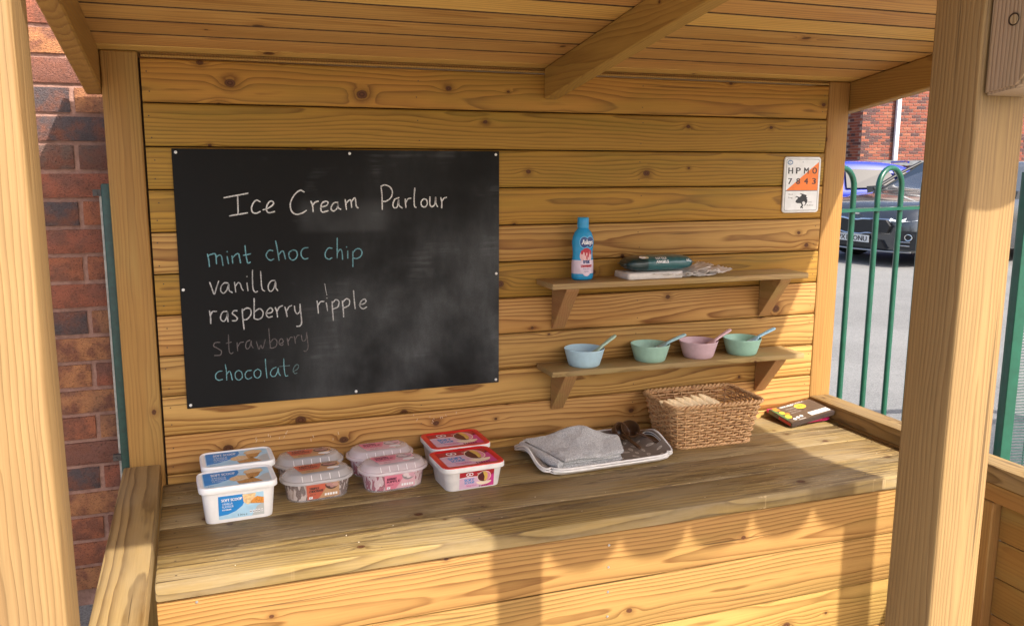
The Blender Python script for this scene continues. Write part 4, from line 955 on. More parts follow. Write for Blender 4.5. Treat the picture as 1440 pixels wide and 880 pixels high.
def cup(label, x, y, z, tilt):
    t = thing('toy_cone', label, 'toy cone', (x, y, z), 0.15, 'pale toy cones nested in the basket')
    mb = MB(); R = 0.029; n = 20
    for pr in ([(R, 0), (R + 0.0012, -0.001), (R * 0.8, -0.028), (R * 0.45, -0.065), (0.002, -0.09)], [(R, 0), (R - 0.003, -0.003), (R * 0.72, -0.026), (R * 0.38, -0.055), (0.001, -0.07)]):
        mb.loft([[Vector((zz, r * math.cos(2 * PI * k / n), r * math.sin(2 * PI * k / n))) for k in range(n)] for r, zz in pr], 0, False, False)
    me = mb.mesh('cone', [M_WAFER], 60); me.transform(Matrix.Rotation(tilt, 4, 'Y')); link('cone', me, t)
wh = ['leftmost pale toy cone in the row inside the wicker basket', 'second pale toy cone from the left in the wicker basket', 'third pale toy cone from the left in the wicker basket', 'fourth pale toy cone from the left in the wicker basket', 'fifth pale toy cone, next to the rightmost in the wicker basket', 'rightmost pale toy cone in the row inside the wicker basket']
for i in range(6): cup(wh[i], 1.628 + i * 0.030, -0.165 + i * 0.002, CT + 0.112 - 0.003 * (i > 2), 0.55 + 0.03 * i)

# ---- chocolate box resting on a pink packet
def quad_slab(name, corners, th, mat, parent, bev=0.001):
    """slab whose top face is the given quad (parent's frame)"""
    c = [Vector(p) for p in corners]; nrm = (c[1] - c[0]).cross(c[3] - c[0]).normalized()
    if nrm.z < 0: nrm = -nrm
    vs = [tuple(p) for p in c] + [tuple(p - nrm * th) for p in c]
    me = mesh(name, vs, [(0, 1, 2, 3), (7, 6, 5, 4), (0, 4, 5, 1), (1, 5, 6, 2), (2, 6, 7, 3), (3, 7, 4, 0)], mat)
    bm = bmesh.new(); bm.from_mesh(me); bmesh.ops.recalc_face_normals(bm, faces=bm.faces)
    bmesh.ops.bevel(bm, geom=list(bm.edges), offset=bev, segments=2, affect='EDGES'); bm.to_mesh(me); bm.free(); smooth_angle(me, 40)
    return link(name, me, parent), nrm
def boxes():
    t = thing('sweet_packet', 'bright pink flat packet lying under the dark chocolate box by the right rail', 'packet', (2.19, -0.1, CT))
    m = plain('pink_card', (0.62, 0.035, 0.16), 0.35, 0.1, 30)
    o = Vector((2.19, -0.1, CT))
    quad_slab('pink_card', [Vector(p) - o for p in ((2.118, -0.140, -0.011), (2.300, -0.135, -0.007), (2.297, -0.007, 0.016), (2.112, -0.007, 0.006))], 0.011, m, t)
    t = thing('chocolate_box', 'dark brown box with yellow ovals and a white strip, tilted on a pink packet', 'box', (2.20, -0.1, CT))
    o = Vector((2.20, -0.1, CT)); A, B, C, D = [Vector(p) - o for p in ((2.108, -0.165, -0.004), (2.302, -0.158, 0.024), (2.296, -0.020, 0.034), (2.104, -0.030, 0.012))]
    m = plain('brown_card', (0.052, 0.036, 0.030), 0.25, 0.1, 30, Coat_Weight=0.4)
    ob, nrm = quad_slab('carton', [A, B, C, D], 0.017, m, t)
    P = Print(lambda u, v, l: (A * (1 - u) + B * u) * (1 - v) + (D * (1 - u) + C * u) * v + nrm * l, 0.0006, 0.0002)
    P.rect(0.03, 0.97, 0.04, 0.96, 5, 0)
    P.poly([(0.06, 0.98), (0.16, 0.98), (0.16, 0.76), (0.06, 0.80)], 2, 1); P.disc(0.12, 0.62, 0.05, 0.10, 1, 2); P.disc(0.17, 0.50, 0.05, 0.07, 2, 2); P.disc(0.12, 0.36, 0.06, 0.11, 1, 2); P.rect(0.02, 0.07, 0.2, 0.9, 3, 1)
    P.disc(0.60, 0.72, 0.12, 0.15, 1, 2); P.text('NEW', 0.53, 0.66, 0.12, 4, 3, width=0.14)
    P.text('CHOC STICKS', 0.22, 0.86, 0.08, 0, 2, width=0.30, bold=0.004); P.text('milk chocolate', 0.26, 0.70, 0.07, 6, 2, width=0.26); P.text('finely coated', 0.26, 0.58, 0.05, 6, 2, width=0.20); P.text('biscuit treats', 0.26, 0.46, 0.06, 6, 2, width=0.22)
    P.disc(0.16, 0.16, 0.035, 0.06, 0, 2, 12); P.disc(0.25, 0.20, 0.035, 0.06, 0, 2, 12); P.disc(0.34, 0.22, 0.035, 0.06, 0, 2, 12); P.rect(0.20, 0.36, 0.05, 0.09, 6, 2)
    P.rect(0.52, 0.96, 0.10, 0.30, 0, 2); P.text('dark and milk', 0.56, 0.17, 0.06, 4, 3, width=0.34); P.text('DELICIOUS', 0.50, 0.90, 0.07, 0, 2, width=0.30)
    link('box_print', P.mesh('box_print', [plain('b_white', (0.75, 0.72, 0.68), 0.4), plain('b_yellow', (0.75, 0.50, 0.05), 0.4), plain('b_orange', (0.70, 0.22, 0.03), 0.4), plain('b_green', (0.08, 0.18, 0.06), 0.4), P_DARK, plain('b_brown', (0.085, 0.060, 0.045), 0.3), plain('b_grey', (0.42, 0.38, 0.34), 0.4)]), t)
    P = Print(lambda u, v, l: (A * (1 - u) + D * u) - nrm * (0.015 - 0.013 * v) + (A - B).normalized() * l, 0.0007, 0.0002)
    P.rect(0.05, 0.55, 0.05, 0.95, 0, 0)
    link('end_print', P.mesh('end_print', [plain('b_red', (0.48, 0.02, 0.02), 0.4)]), t)
boxes()

# ------------------------------------------------------------------ things on the shelves
SH1 = lambda x: 0.540 + 0.0002 - math.tan(0.0022) * (x - 1.6655)
SH2 = lambda x: 0.250 + 0.0002 - math.tan(0.0075) * (x - 1.6705)
def bowl_mat(name, c): return plain(name, c, 0.45, 0.03, 80)
def bowl(label, x, y, col):
    t = thing('bowl', label, 'bowl', (x, y, SH2(x)), 0, 'pastel bowls on the lower shelf')
    pr = [(0.0005, 0.002), (0.044, 0.002), (0.048, 0.0), (0.0525, 0.0035), (0.058, 0.022), (0.0665, 0.053), (0.0678, 0.0570), (0.0670, 0.0585), (0.0652, 0.0570), (0.0555, 0.022), (0.049, 0.007), (0.0005, 0.0055)]
    mb = MB(); n = 48
    mb.loft([[Vector((r * math.cos(2 * PI * k / n), r * math.sin(2 * PI * k / n), z)) for k in range(n)] for r, z in pr], 0, False, False)
    link('bowl_body', mb.mesh('bowl_body', [col], 50), t)
def spoon(label, x, y, col, rz, pitch):
    """x, y: where the spoon crosses the bowl's rim; the handle rises outwards"""
    t = thing('spoon', label, 'spoon', (x, y, SH2(x) + 0.0605), rz, 'pastel spoons in the bowls')
    mb = MB(); secs = []
    SC = 1.45
    for s, wdt, th, dz in ((-0.052, 0.004, 0.002, 0.003), (-0.046, 0.012, 0.0022, 0.000), (-0.034, 0.0155, 0.0022, -0.003), (-0.020, 0.012, 0.0024, -0.001), (-0.008, 0.006, 0.003, 0.0015), (0.010, 0.0048, 0.0034, 0.0025), (0.040, 0.0062, 0.0036, 0.003), (0.058, 0.0070, 0.0034, 0.003), (0.066, 0.0050, 0.0026, 0.003), (0.068, 0.0015, 0.001, 0.003)):
        secs.append([Vector((s * 1.06, SC * wdt * math.cos(2 * PI * k / 12), dz + SC * th * math.sin(2 * PI * k / 12))) for k in range(12)])
    mb.loft(secs, 0)
    me = mb.mesh('spoon_body', [col], 60); me.transform(Matrix.Rotation(-pitch, 4, 'Y')); link('spoon_body', me, t)
B1 = bowl_mat('pastel_blue', (0.44, 0.63, 0.72)); B2 = bowl_mat('pastel_green', (0.34, 0.54, 0.43)); B3 = bowl_mat('pastel_pink', (0.60, 0.42, 0.46)); B4 = bowl_mat('pastel_mint', (0.32, 0.55, 0.44))
bx = [(1.320, -0.072), (1.570, -0.071), (1.762, -0.071), (1.942, -0.072)]
bowl('pale blue bowl with a sage spoon, leftmost on the lower shelf', *bx[0], B1); bowl('sage green bowl holding a pale blue spoon, second from the left', *bx[1], B2)
bowl('pale pink bowl holding a pink spoon', *bx[2], B3); bowl('mint green bowl holding a light blue spoon, rightmost on the lower shelf', *bx[3], B4)
S1 = bowl_mat('spoon_sage', (0.42, 0.58, 0.46)); S2 = bowl_mat('spoon_blue', (0.36, 0.58, 0.62)); S3 = bowl_mat('spoon_pink', (0.66, 0.44, 0.47)); S4 = bowl_mat('spoon_light_blue', (0.34, 0.58, 0.72))
spoon('sage green spoon standing in the pale blue bowl', 1.366, -0.100, S1, 0.15, 0.52); spoon('pale blue spoon leaning out of the sage bowl towards the pink bowl', 1.634, -0.086, S2, 0.05, 0.30)
spoon('pink spoon leaning in the pink bowl', 1.822, -0.090, S3, 0.16, 0.40); spoon('light blue spoon leaning in the mint green bowl', 2.004, -0.088, S4, 0.04, 0.34)

def bottle():
    t = thing('sauce_bottle', 'blue squeezy sauce bottle with a strawberry label standing on the upper shelf', 'bottle', (1.312, -0.062, SH1(1.312)), 0.0)
    pr = [(0.030, 0.0), (0.0355, 0.003), (0.0375, 0.010), (0.0375, 0.05), (0.0368, 0.062), (0.0345, 0.078), (0.0338, 0.09), (0.0352, 0.104), (0.0372, 0.118), (0.0372, 0.128), (0.0345, 0.142), (0.0285, 0.156), (0.0205, 0.166), (0.0175, 0.170)]
    n = 40; DY = 0.72
    def R(z):
        for (a, za), (b, zb) in zip(pr, pr[1:]):
            if za <= z <= zb: return a + (b - a) * (z - za) / (zb - za)
        return pr[-1][0]
    zs = sorted(set([p[1] for p in pr] + [0.022, 0.034, 0.066, 0.086, 0.095, 0.110]))
    mb = MB(); rings = [[Vector((R(z) * math.cos(2 * PI * k / n), R(z) * DY * math.sin(2 * PI * k / n), z)) for k in range(n)] for z in zs]
    for i in range(len(zs) - 1):
        zmid = (zs[i] + zs[i + 1]) / 2; mi = 1 if 0.026 < zmid < 0.070 else 0
        if zs[i] >= 0.034 and zs[i] < 0.066: mi = 1
        mb.loft([rings[i], rings[i + 1]], mi, i == 0, i == len(zs) - 2)
    mats = [plain('bottle_blue', (0.02, 0.30, 0.58), 0.25), plain('bottle_white', (0.68, 0.55, 0.64), 0.3)]
    link('bottle_body', mb.mesh('bottle_body', mats, 50), t)
    cp = MB(); cc = lambda r, z: [Vector((r * math.cos(2 * PI * k / 32), r * math.sin(2 * PI * k / 32), z)) for k in range(32)]
    cp.loft([cc(0.0185, 0.1705), cc(0.0192, 0.172), cc(0.0186, 0.202), cc(0.017, 0.2045)], 0)
    link('cap', cp.mesh('cap', [plain('cap_blue', (0.03, 0.32, 0.62), 0.3)], 40), t)
    def fn(u, v, l):
        x = u * 0.0375; z = v; r = R(z); s = max(0.0, 1 - (x / (r + 1e-6)) ** 2)
        return Vector((x, -(r * DY * math.sqrt(s)) - l, z))
    P = Print(fn, 0.0006, 0.0003)
    NAVY, WH, REDC, PK = 0, 1, 2, 3
    def blob(cu, cv, ru, rv, mi, ly, nn=22):
        pts = [(cu, cv)] + [(cu + ru * math.cos(2 * PI * k / nn), cv + rv * math.sin(2 * PI * k / nn)) for k in range(nn)]
        half = [(cu + (p[0] - cu) / 2, cv + (p[1] - cv) / 2) for p in pts[1:]]
        vs = [fn(a, b, 0.0006 + 0.0003 * ly) for a, b in [pts[0]] + half + pts[1:]]
        P.mb.add(vs, [(0, 1 + k, 1 + (k + 1) % nn) for k in range(nn)] + [(1 + k, 1 + nn + k, 1 + nn + (k + 1) % nn, 1 + (k + 1) % nn) for k in range(nn)], mi)
    for du in (-0.26, 0.30): blob(du + 0.1, 0.125, 0.44, 0.020, 4, 0); blob(du + 0.1, 0.125, 0.38, 0.0175, NAVY, 1)
    P.text('Askeys', -0.40, 0.118, 0.016, WH, 3, width=1.05, bold=0.02, skew=2.0)
    for k, (u, v, ru, rv) in enumerate(((-0.30, 0.080, 0.22, 0.016), (0.06, 0.083, 0.26, 0.020), (0.40, 0.080, 0.20, 0.015))): blob(u, v, ru, rv, PK, 1 + k * 0.3)
    for k, (u, v, ru, rv) in enumerate(((0.05, 0.098, 0.34, 0.008), (-0.34, 0.092, 0.10, 0.007), (0.24, 0.088, 0.09, 0.013), (-0.05, 0.090, 0.07, 0.010), (0.46, 0.092, 0.10, 0.008), (0.10, 0.075, 0.06, 0.008))): blob(u, v, ru, rv, REDC, 2.3 + k * 0.3)
    blob(0.08, 0.045, 0.62, 0.029, 5, 0.5); blob(0.08, 0.026, 0.36, 0.012, 5, 0.8)
    P.text('treat', -0.26, 0.056, 0.015, NAVY, 3, width=0.62, bold=0.02, skew=1.0); P.text('STRAWBERRY', -0.46, 0.043, 0.0085, REDC, 3, width=1.06, bold=0.018)
    P.text('flavour sauce', -0.24, 0.036, 0.004, NAVY, 3, width=0.6); P.text('squeezy', -0.14, 0.028, 0.004, NAVY, 3, width=0.42)
    link('label', P.mesh('label', [plain('l_navy', (0.015, 0.05, 0.20), 0.3), plain('l_white', (0.85, 0.85, 0.88), 0.3), plain('l_red', (0.45, 0.02, 0.04), 0.3), plain('l_pink', (0.72, 0.42, 0.42), 0.35), plain('l_sky', (0.12, 0.45, 0.72), 0.3), plain('l_palepink', (0.74, 0.60, 0.70), 0.3)]), t)
bottle()
def wipes():
    cx, cy = 1.600, -0.070; zb = SH1(cx)
    t = thing('paper_wad', 'crumpled white tissue packet spread under the dark teal pack on the upper shelf', 'tissue', (cx, cy, zb), 0.0)
    m = plain('white_tissue', (0.74, 0.69, 0.64), 0.7, 0.05, 60)
    def sheet(x0, x1, y0, y1, z0, amp, seed, lift_end=0.0):
        nx, ny = 34, 14; vs = []; fs = []
        for j in range(ny + 1):
            for i in range(nx + 1):
                u = i / nx; v = j / ny; x = x0 + (x1 - x0) * u; yy = y0 + (y1 - y0) * v
                a = abs(noise.noise(Vector((x * 28 + seed, yy * 40, seed)))); b = abs(noise.noise(Vector((x * 70, yy * 60 + seed, 3))))
                yy += 0.006 * noise.noise(Vector((x * 40, seed, 1))) * (1 if j in (0, ny) else 0.3)
                vs.append((x, yy, z0 + amp * (a + 0.4 * b) + lift_end * max(0, u - 0.55) ** 1.5 * 3))
        fs = [(j * (nx + 1) + i, j * (nx + 1) + i + 1, (j + 1) * (nx + 1) + i + 1, (j + 1) * (nx + 1) + i) for j in range(ny) for i in range(nx)]
        me = mesh('sheet', vs, fs, m)
        bm = bmesh.new(); bm.from_mesh(me); r = bmesh.ops.extrude_face_region(bm, geom=list(bm.faces))
        for v in r['geom']:
            if isinstance(v, bmesh.types.BMVert): v.co.z -= 0.0012
        bmesh.ops.recalc_face_normals(bm, faces=bm.faces); bm.to_mesh(me); bm.free(); smooth_angle(me, 30)
        link('sheet', me, t)
    blk = MB(); blk.loft([rrect(0.205, 0.105, 0.008, 0.0005), rrect(0.21, 0.108, 0.009, 0.004), rrect(0.207, 0.106, 0.009, 0.019), rrect(0.20, 0.10, 0.008, 0.022)], 0)
    bm_ = blk.mesh('packet', [m], 50)
    for v in bm_.vertices: v.co.z += 0.0025 * noise.noise(v.co * 40); v.co.x -= 0.045
    link('packet', bm_, t)
    sheet(-0.02, 0.200, -0.060, 0.045, 0.006, 0.018, 2.0, 0.012); sheet(0.02, 0.255, -0.050, 0.050, 0.002, 0.012, 9.0, 0.02); sheet(-0.06, 0.17, -0.064, 0.03, 0.013, 0.010, 5.0, 0.03)
    w_ = thing('wipes_pack', 'dark teal plump pack of wipes reading LITTLE ANGELS lying on white tissue', 'wipes pack', (1.582, -0.072, SH1(1.58) + 0.0225), 0.0)
    L, D, Hh = 0.125, 0.050, 0.026; nx, na = 36, 24; rings = []
    def sec(x):
        s = max(0.0, 1 - abs(x / L) ** 5) ** 0.5; return D * (0.55 + 0.45 * s), Hh * (0.10 + 0.90 * s)
    for i in range(nx + 1):
        x = -L + 2 * L * i / nx; d, h = sec(x); ring = []
        for k in range(na):
            a = 2 * PI * k / na; c, s = math.cos(a), math.sin(a)
            yy = d * math.copysign(abs(c) ** 0.75, c); zz = h * math.copysign(abs(s) ** 0.8, s)
            wr = 0.0016 * noise.noise(Vector((x * 60, yy * 70, zz * 70))); ring.append(Vector((x, yy * (1 + wr * 8), zz + Hh + wr)))
        rings.append(ring)
    mb = MB(); mb.loft(rings, 0)
    g = N('teal_film'); p = g.sep(g.obj()); dk = g.smooth(g.math('ADD', p[0], g.math('MULTIPLY', g.noise(g.obj(), 25, 2), 0.03)), -0.052, -0.056)
    end = g.smooth(p[0], 0.108, 0.112)
    n = g.noise(g.obj(), 40, 3); g.bump(n, 0.6, 0.004)
    tm = g.fin(g.mix(g.math('MAXIMUM', g.math('SUBTRACT', 1.0, g.smooth(p[0], -0.060, -0.050)), end), (0.018, 0.105, 0.115), (0.006, 0.030, 0.034)), 0.28, Coat_Weight=0.4)
    link('pack_body', mb.mesh('pack_body', [tm], 50), w_)
    for s in (-1, 1):
        cr = MB(); cr.loft([[Vector((s * (L + dx), y_, Hh + z_)) for y_, z_ in ((-0.024, -0.001), (0.024, -0.001), (0.024, 0.001), (-0.024, 0.001))] for dx in (-0.003, 0.010)], 0)
        link('end_seal', cr.mesh('end_seal', [tm]), w_)
    def fn(u, v, l):
        x = u; d, h = sec(x); a = v; c, s = math.cos(a), math.sin(a)
        return Vector((x, d * math.copysign(abs(c) ** 0.75, c) - l * 1.2, h * math.copysign(abs(s) ** 0.8, s) + Hh + l * 1.2))
    P = Print(lambda u, v, l: fn(u, PI * (1.5 - 0.5 * v) + 0.0, l), 0.0012, 0.0003)
    # v: 0 = bottom, 1 = front side, 2 = top
    P.text('LITTLE', -0.026, 1.32, 0.20, 0, 2, width=0.040, bold=0.0005); P.text('ANGELS', -0.028, 1.02, 0.20, 0, 2, width=0.046, bold=0.0005)
    P.disc(-0.066, 1.55, 0.016, 0.14, 1, 1, 14); P.disc(-0.072, 1.60, 0.012, 0.16, 0, 1.5, 12); P.text('60', 0.088, 1.08, 0.22, 0, 2, width=0.012); P.text('wipes', 0.100, 1.05, 0.14, 0, 2, width=0.012)
    link('pack_print', P.mesh('pack_print', [P_WHITE, plain('w_cream', (0.70, 0.58, 0.36), 0.4)]), w_)['kind'] = 'stuff'
wipes()
# ------------------------------------------------------------------ brick wall on the left
def rustic_brick_mesh(seed, L, H, D, mat):
    """one brick with uneven arrises: centre at origin, face towards -y"""
    nx, nz = 9, 4; vs = []; fs = []; rnd = random.Random(seed)
    def P(i, k, front):
        x = -L / 2 + L * i / nx; z = -H / 2 + H * k / nz
        e = min(i, nx - i) == 0 or min(k, nz - k) == 0
        y = -D / 2 + (0.004 if e else 0.0) - 0.0022 * noise.noise(Vector((x * 40 + seed * 9, z * 40, seed))) if front else D / 2
        if front and e: x += 0.0018 * noise.noise(Vector((x * 90, z * 90, seed + 5))); z += 0.0018 * noise.noise(Vector((x * 90, z * 90, seed + 9)))
        if front and e: x *= 0.992; z *= 0.985
        return (x, y, z)
    for k in range(nz + 1):
        for i in range(nx + 1): vs.append(P(i, k, True))
    for k in range(nz):
        for i in range(nx):
            a = k * (nx + 1) + i; fs.append((a, a + 1, a + nx + 2, a + nx + 1))
    b = len(vs); vs += [(-L / 2, D / 2, -H / 2), (L / 2, D / 2, -H / 2), (L / 2, D / 2, H / 2), (-L / 2, D / 2, H / 2)]
    bot = list(range(nx + 1)); top = [nz * (nx + 1) + i for i in range(nx + 1)]
    lef = [k * (nx + 1) for k in range(nz + 1)]; rig = [k * (nx + 1) + nx for k in range(nz + 1)]
    fs += [tuple(bot[::-1] + [b, b + 1]), tuple(top + [b + 2, b + 3]), tuple(lef + [b + 3, b]), tuple(rig[::-1] + [b + 1, b + 2])]
    me = mesh('brick', vs, fs, mat); smooth_angle(me, 50); return me
def brick_mat():
    g = N('rustic_brick'); r = g.rand(); P = g.obj(); off = g.node('ShaderNodeVectorMath', operation='ADD')
    g.put(off.inputs[0], P); g.put(off.inputs[1], g.xyz(g.math('MULTIPLY', r, 37), g.math('MULTIPLY', r, 11), 0.0)); V = off.outputs[0]
    base = g.ramp(r, [(0.0, (0.37, 0.125, 0.060)), (0.24, (0.33, 0.105, 0.058)), (0.40, (0.44, 0.19, 0.078)), (0.52, (0.20, 0.085, 0.060)), (0.72, (0.135, 0.085, 0.066)), (0.86, (0.085, 0.065, 0.066)), (1.0, (0.31, 0.14, 0.055))], 'CONSTANT')
    n = g.noise(V, 24, 4, 0.6); n2 = g.noise(V, 130, 4, 0.75); n3 = g.noise(V, 9, 2)
    p = g.sep(V)
    wig = g.noise(g.xyz(g.math('MULTIPLY', p[0], 150), 0.0, g.math('MULTIPLY', p[2], 260)), 1.0, 3, 0.65, 0.6)
    c = g.mix(g.smooth(n, 0.35, 0.7), base, (0.20, 0.075, 0.045)); c = g.mix(g.math('MULTIPLY', g.smooth(n3, 0.5, 0.75), 0.5), c, (0.11, 0.07, 0.06))
    c = g.mix(g.math('MULTIPLY', g.smooth(wig, 0.55, 0.64), 0.65), c, (0.045, 0.020, 0.014))
    c = g.mix(g.math('MULTIPLY', g.smooth(n2, 0.62, 0.72), 0.3), c, (0.42, 0.30, 0.22))
    g.bump(g.math('ADD', g.math('MULTIPLY', wig, -1.2), n2), 0.9, 0.006); return g.fin(c, 0.9)
def mortar_mat(c1, c2):
    g = N('mortar'); n = g.noise(g.obj(), 60, 5, 0.7); n2 = g.noise(g.obj(), 7, 2)
    c = g.mix(g.smooth(n, 0.3, 0.7), c1, c2); c = g.mix(g.math('MULTIPLY', g.smooth(n2, 0.5, 0.7), 0.4), c, (0.12, 0.07, 0.05))
    g.bump(n, 0.9, 0.006); return g.fin(c, 0.95)
def left_wall():
    t = thing('brick_wall', 'rustic red and brown brick wall close behind the left end of the kiosk', 'brick wall', (-0.5, 0.30, GZ), 0)
    CP = 0.0826; BL = 0.236; J = 0.0125; Y = 0.225
    bm_ = brick_mat(); ms = [rustic_brick_mesh(k, BL, CP - J, 0.09, bm_) for k in range(4)]; half = [rustic_brick_mesh(9, (BL - J) / 2, CP - J, 0.09, bm_)]
    x_end = 0.40; x_start = -1.65
    for k in range(33):
        z = GZ + CP * (k + 0.5) + 0.052
        off = -0.2005 if k % 2 == 0 else -0.2005 + (BL + J) / 2      # a joint of the even courses at x = -0.2
        n0 = math.ceil((x_start - off) / (BL + J)); x = off + n0 * (BL + J); i = 0
        while x < x_end:
            o = link('brick', random.choice(ms), t, (x + BL / 2 + J / 2 + 0.5, Y + 0.045 - 0.30 + random.uniform(-0.0015, 0.0015), z - GZ))
            o.rotation_euler = (0, random.uniform(-0.006, 0.006), random.uniform(-0.006, 0.006)); x += BL + J
    mb = MB(); mb.box(x_start - 0.2 + 0.5, x_end + 0.5, Y + 0.0125 - 0.30, Y + 0.11 - 0.30, 0, 0.052 + 33 * CP)
    link('mortar', mb.mesh('mortar', [mortar_mat((0.27, 0.145, 0.110), (0.38, 0.22, 0.17))]), t)
    # low paved strip at its foot is part of the ground
left_wall()
def green_post():
    t = thing('fence_post', 'narrow dark green metal post clipped to the brick wall left of the kiosk', 'post', (-0.118, 0.13, GZ), 0)
    mb = MB(); mb.loft([rrect(0.026, 0.045, 0.003, 0.0), rrect(0.026, 0.045, 0.003, 1.335), rrect(0.022, 0.041, 0.003, 1.340)], 0)
    link('post', mb.mesh('post', [plain('old_green', (0.006, 0.045, 0.030), 0.4, 0.25, 60)], 40), t)
    sp = MB(); sp.box(-0.0205, -0.0135, 0.0, 0.03, 0, 1.32)
    link('edge_strip', sp.mesh('edge_strip', [plain('galvanised', (0.36, 0.34, 0.30), 0.5, 0.2, 80)]), t)
    for z in (1.312, 0.515):
        c = MB(); c.box(-0.036, -0.010, -0.012, 0.004, z - 0.007, z + 0.012); c.tube([(-0.028, -0.018, z), (-0.028, -0.011, z)], 0.0055, 8)
        link('clip', c.mesh('clip', [plain('dark_clip', (0.06, 0.05, 0.045), 0.5)]), t)
green_post()

# ------------------------------------------------------------------ bow top railing behind the kiosk
def railing():
    ox, oy = 2.783, 0.231; ang = math.radians(13.5); gz = GZ
    t = thing('bow_top_railing', 'green tubular railing with looped tops between the kiosk and the car park', 'railing', (ox, oy, gz), ang)
    r = 0.0118; pitch = 0.163; top = 0.905 - gz
    n = 0
    for k in range(-1, 2):
        x = (k * 2) * pitch
        mb = MB(); pts = [(x, 0, 0.05)]; hr = pitch / 2
        pts += [(x, 0, 0.5), (x, 0, top - hr)] + [(x + hr - hr * math.cos(a), 0, top - hr + hr * math.sin(a)) for a in [PI * i / 14 for i in range(1, 14)]] + [(x + pitch, 0, top - hr), (x + pitch, 0, 0.5), (x + pitch, 0, 0.05)]
        mb.tube(pts, r, 12); link('hoop', mb.mesh('hoop', [M_GREEN], 60), t)
    for z in (0.736 - GZ, 0.10):
        mb = MB(); mb.loft([[Vector((x, y_, z + z_)) for y_, z_ in ((-0.019, -0.0065), (0.019, -0.0065), (0.019, 0.0065), (-0.019, 0.0065))] for x in (-0.345, 0.54)], 0)
        link('rail', mb.mesh('rail', [M_GREEN]), t)
railing()
def gate():
    ox, oy = 3.405, 0.045; gz = GZ
    t = thing('mesh_gate', 'green steel framed gate panel of fine wire mesh right of the middle post', 'gate', (ox, oy, gz), -0.22)
    H = 1.255
    mb = MB(); mb.loft([rrect(0.05, 0.05, 0.004, 0.0), rrect(0.05, 0.05, 0.004, H + 0.12)], 0); link('post', mb.mesh('post', [M_GREEN], 40), t)
    for z in (0.785 - GZ, 0.510 - GZ):
        mb = MB(); mb.box(0.031, 1.45, -0.022, 0.022, z, z + 0.045); link('cross_bar', mb.mesh('cross_bar', [M_GREEN]), t)
    mb = MB(); mb.box(0.047, 0.10, -0.05, -0.024, 0.40 - GZ, 0.505 - GZ); link('latch', mb.mesh('latch', [P_DARK]), t)
    mb = MB()
    nz = int((0.50 - GZ) / 0.0135)
    for i in range(nz): z = 0.02 + i * 0.0135; mb.box(0.031, 1.45, -0.002, 0.0016, z, z + 0.0036)
    for i in range(19): x = 0.105 + i * 0.0762; mb.box(x, x + 0.004, 0.0018, 0.0055, 0.01, 0.508 - GZ)
    o = link('wire_mesh', mb.mesh('wire_mesh', [plain('dark_green_wire', (0.02, 0.075, 0.06), 0.4)]), t); o['kind'] = 'stuff'
    mb = MB(); mb.box(1.45, 1.51, -0.03, 0.03, 0, H + 0.12); link('post', mb.mesh('post', [M_GREEN]), t)
gate()

# ------------------------------------------------------------------ vehicles
def glass_mat():
    g = N('car_glass'); return g.fin((0.012, 0.016, 0.018), 0.04, Specular_IOR_Level=0.9, Coat_Weight=0.5)
M_GLASS = glass_mat(); M_TYRE = plain('tyre', (0.012, 0.012, 0.012), 0.85, 0.2, 80); M_BLACKP = plain('black_trim', (0.014, 0.014, 0.015), 0.5)
M_CHROME = plain('chrome', (0.75, 0.76, 0.78), 0.15, 0.02, 10, Metallic=1.0); M_ALLOY = plain('alloy', (0.45, 0.46, 0.48), 0.3, 0.05, 20, Metallic=0.8)
M_LAMP = plain('lamp_glass', (0.78, 0.82, 0.85), 0.08, 0.15, 60, Coat_Weight=1.0)
def car_body(name, stations, paint, t):
    """stations: (y back from the nose, half width, sill z, belt z, top z, half width at the top)"""
    rings = []
    for (yy, hw, zb, zs, zt, ht) in stations:
        h = [(0, zb), (hw * 0.86, zb), (hw * 0.97, zb + 0.05), (hw, zb + 0.22), (hw * 1.0, (zb + zs) / 2 + 0.08), (hw * 0.975, zs - 0.03), (hw * 0.95, zs), (ht + (hw * 0.95 - ht) * 0.35, zs + (zt - zs) * 0.55), (ht, zt - 0.035 if zt - zs > 0.1 else zt - 0.008), (ht * 0.86, zt - 0.004), (ht * 0.45, zt + 0.012), (0, zt + 0.018)]
        ring = [Vector((x, yy, z)) for x, z in h] + [Vector((-x, yy, z)) for x, z in h[-2:0:-1]]
        rings.append(ring)
    mb = MB(); mb.loft(rings, 0)
    me = mb.mesh(name, [paint])
    bm = bmesh.new(); bm.from_mesh(me); bmesh.ops.recalc_face_normals(bm, faces=bm.faces)
    bm.to_mesh(me); bm.free(); me.polygons.foreach_set('use_smooth', [True] * len(me.polygons))
    o = link(name, me, t); m = o.modifiers.new('subd', 'SUBSURF'); m.levels = 2; m.render_levels = 2
    return o, rings
def wheel(t, x, y, r, w):
    mb = MB(); n = 28
    def c(rad, xx): return [Vector((x + xx, y + rad * math.cos(2 * PI * k / n), r + rad * math.sin(2 * PI * k / n))) for k in range(n)]
    sg = 1 if x > 0 else -1
    mb.loft([c(r * 0.62, sg * w / 2), c(r * 0.9, sg * w / 2), c(r, sg * w * 0.36), c(r, -sg * w * 0.36), c(r * 0.9, -sg * w / 2), c(r * 0.62, -sg * w / 2)], 0, False, False)
    wo = link('wheel', mb.mesh('wheel', [M_TYRE], 40), t)
    rm = MB(); rm.loft([c(r * 0.63, sg * w * 0.46), c(r * 0.60, sg * w * 0.30), c(r * 0.12, sg * w * 0.38)], 0, False, True)
    for k in range(5):
        a = 2 * PI * k / 5; rm.tube([(x + sg * w * 0.42, y, r), (x + sg * w * 0.45, y + r * 0.6 * math.cos(a), r + r * 0.6 * math.sin(a))], 0.03, 6)
    link('rim', rm.mesh('rim', [M_ALLOY], 40), wo)
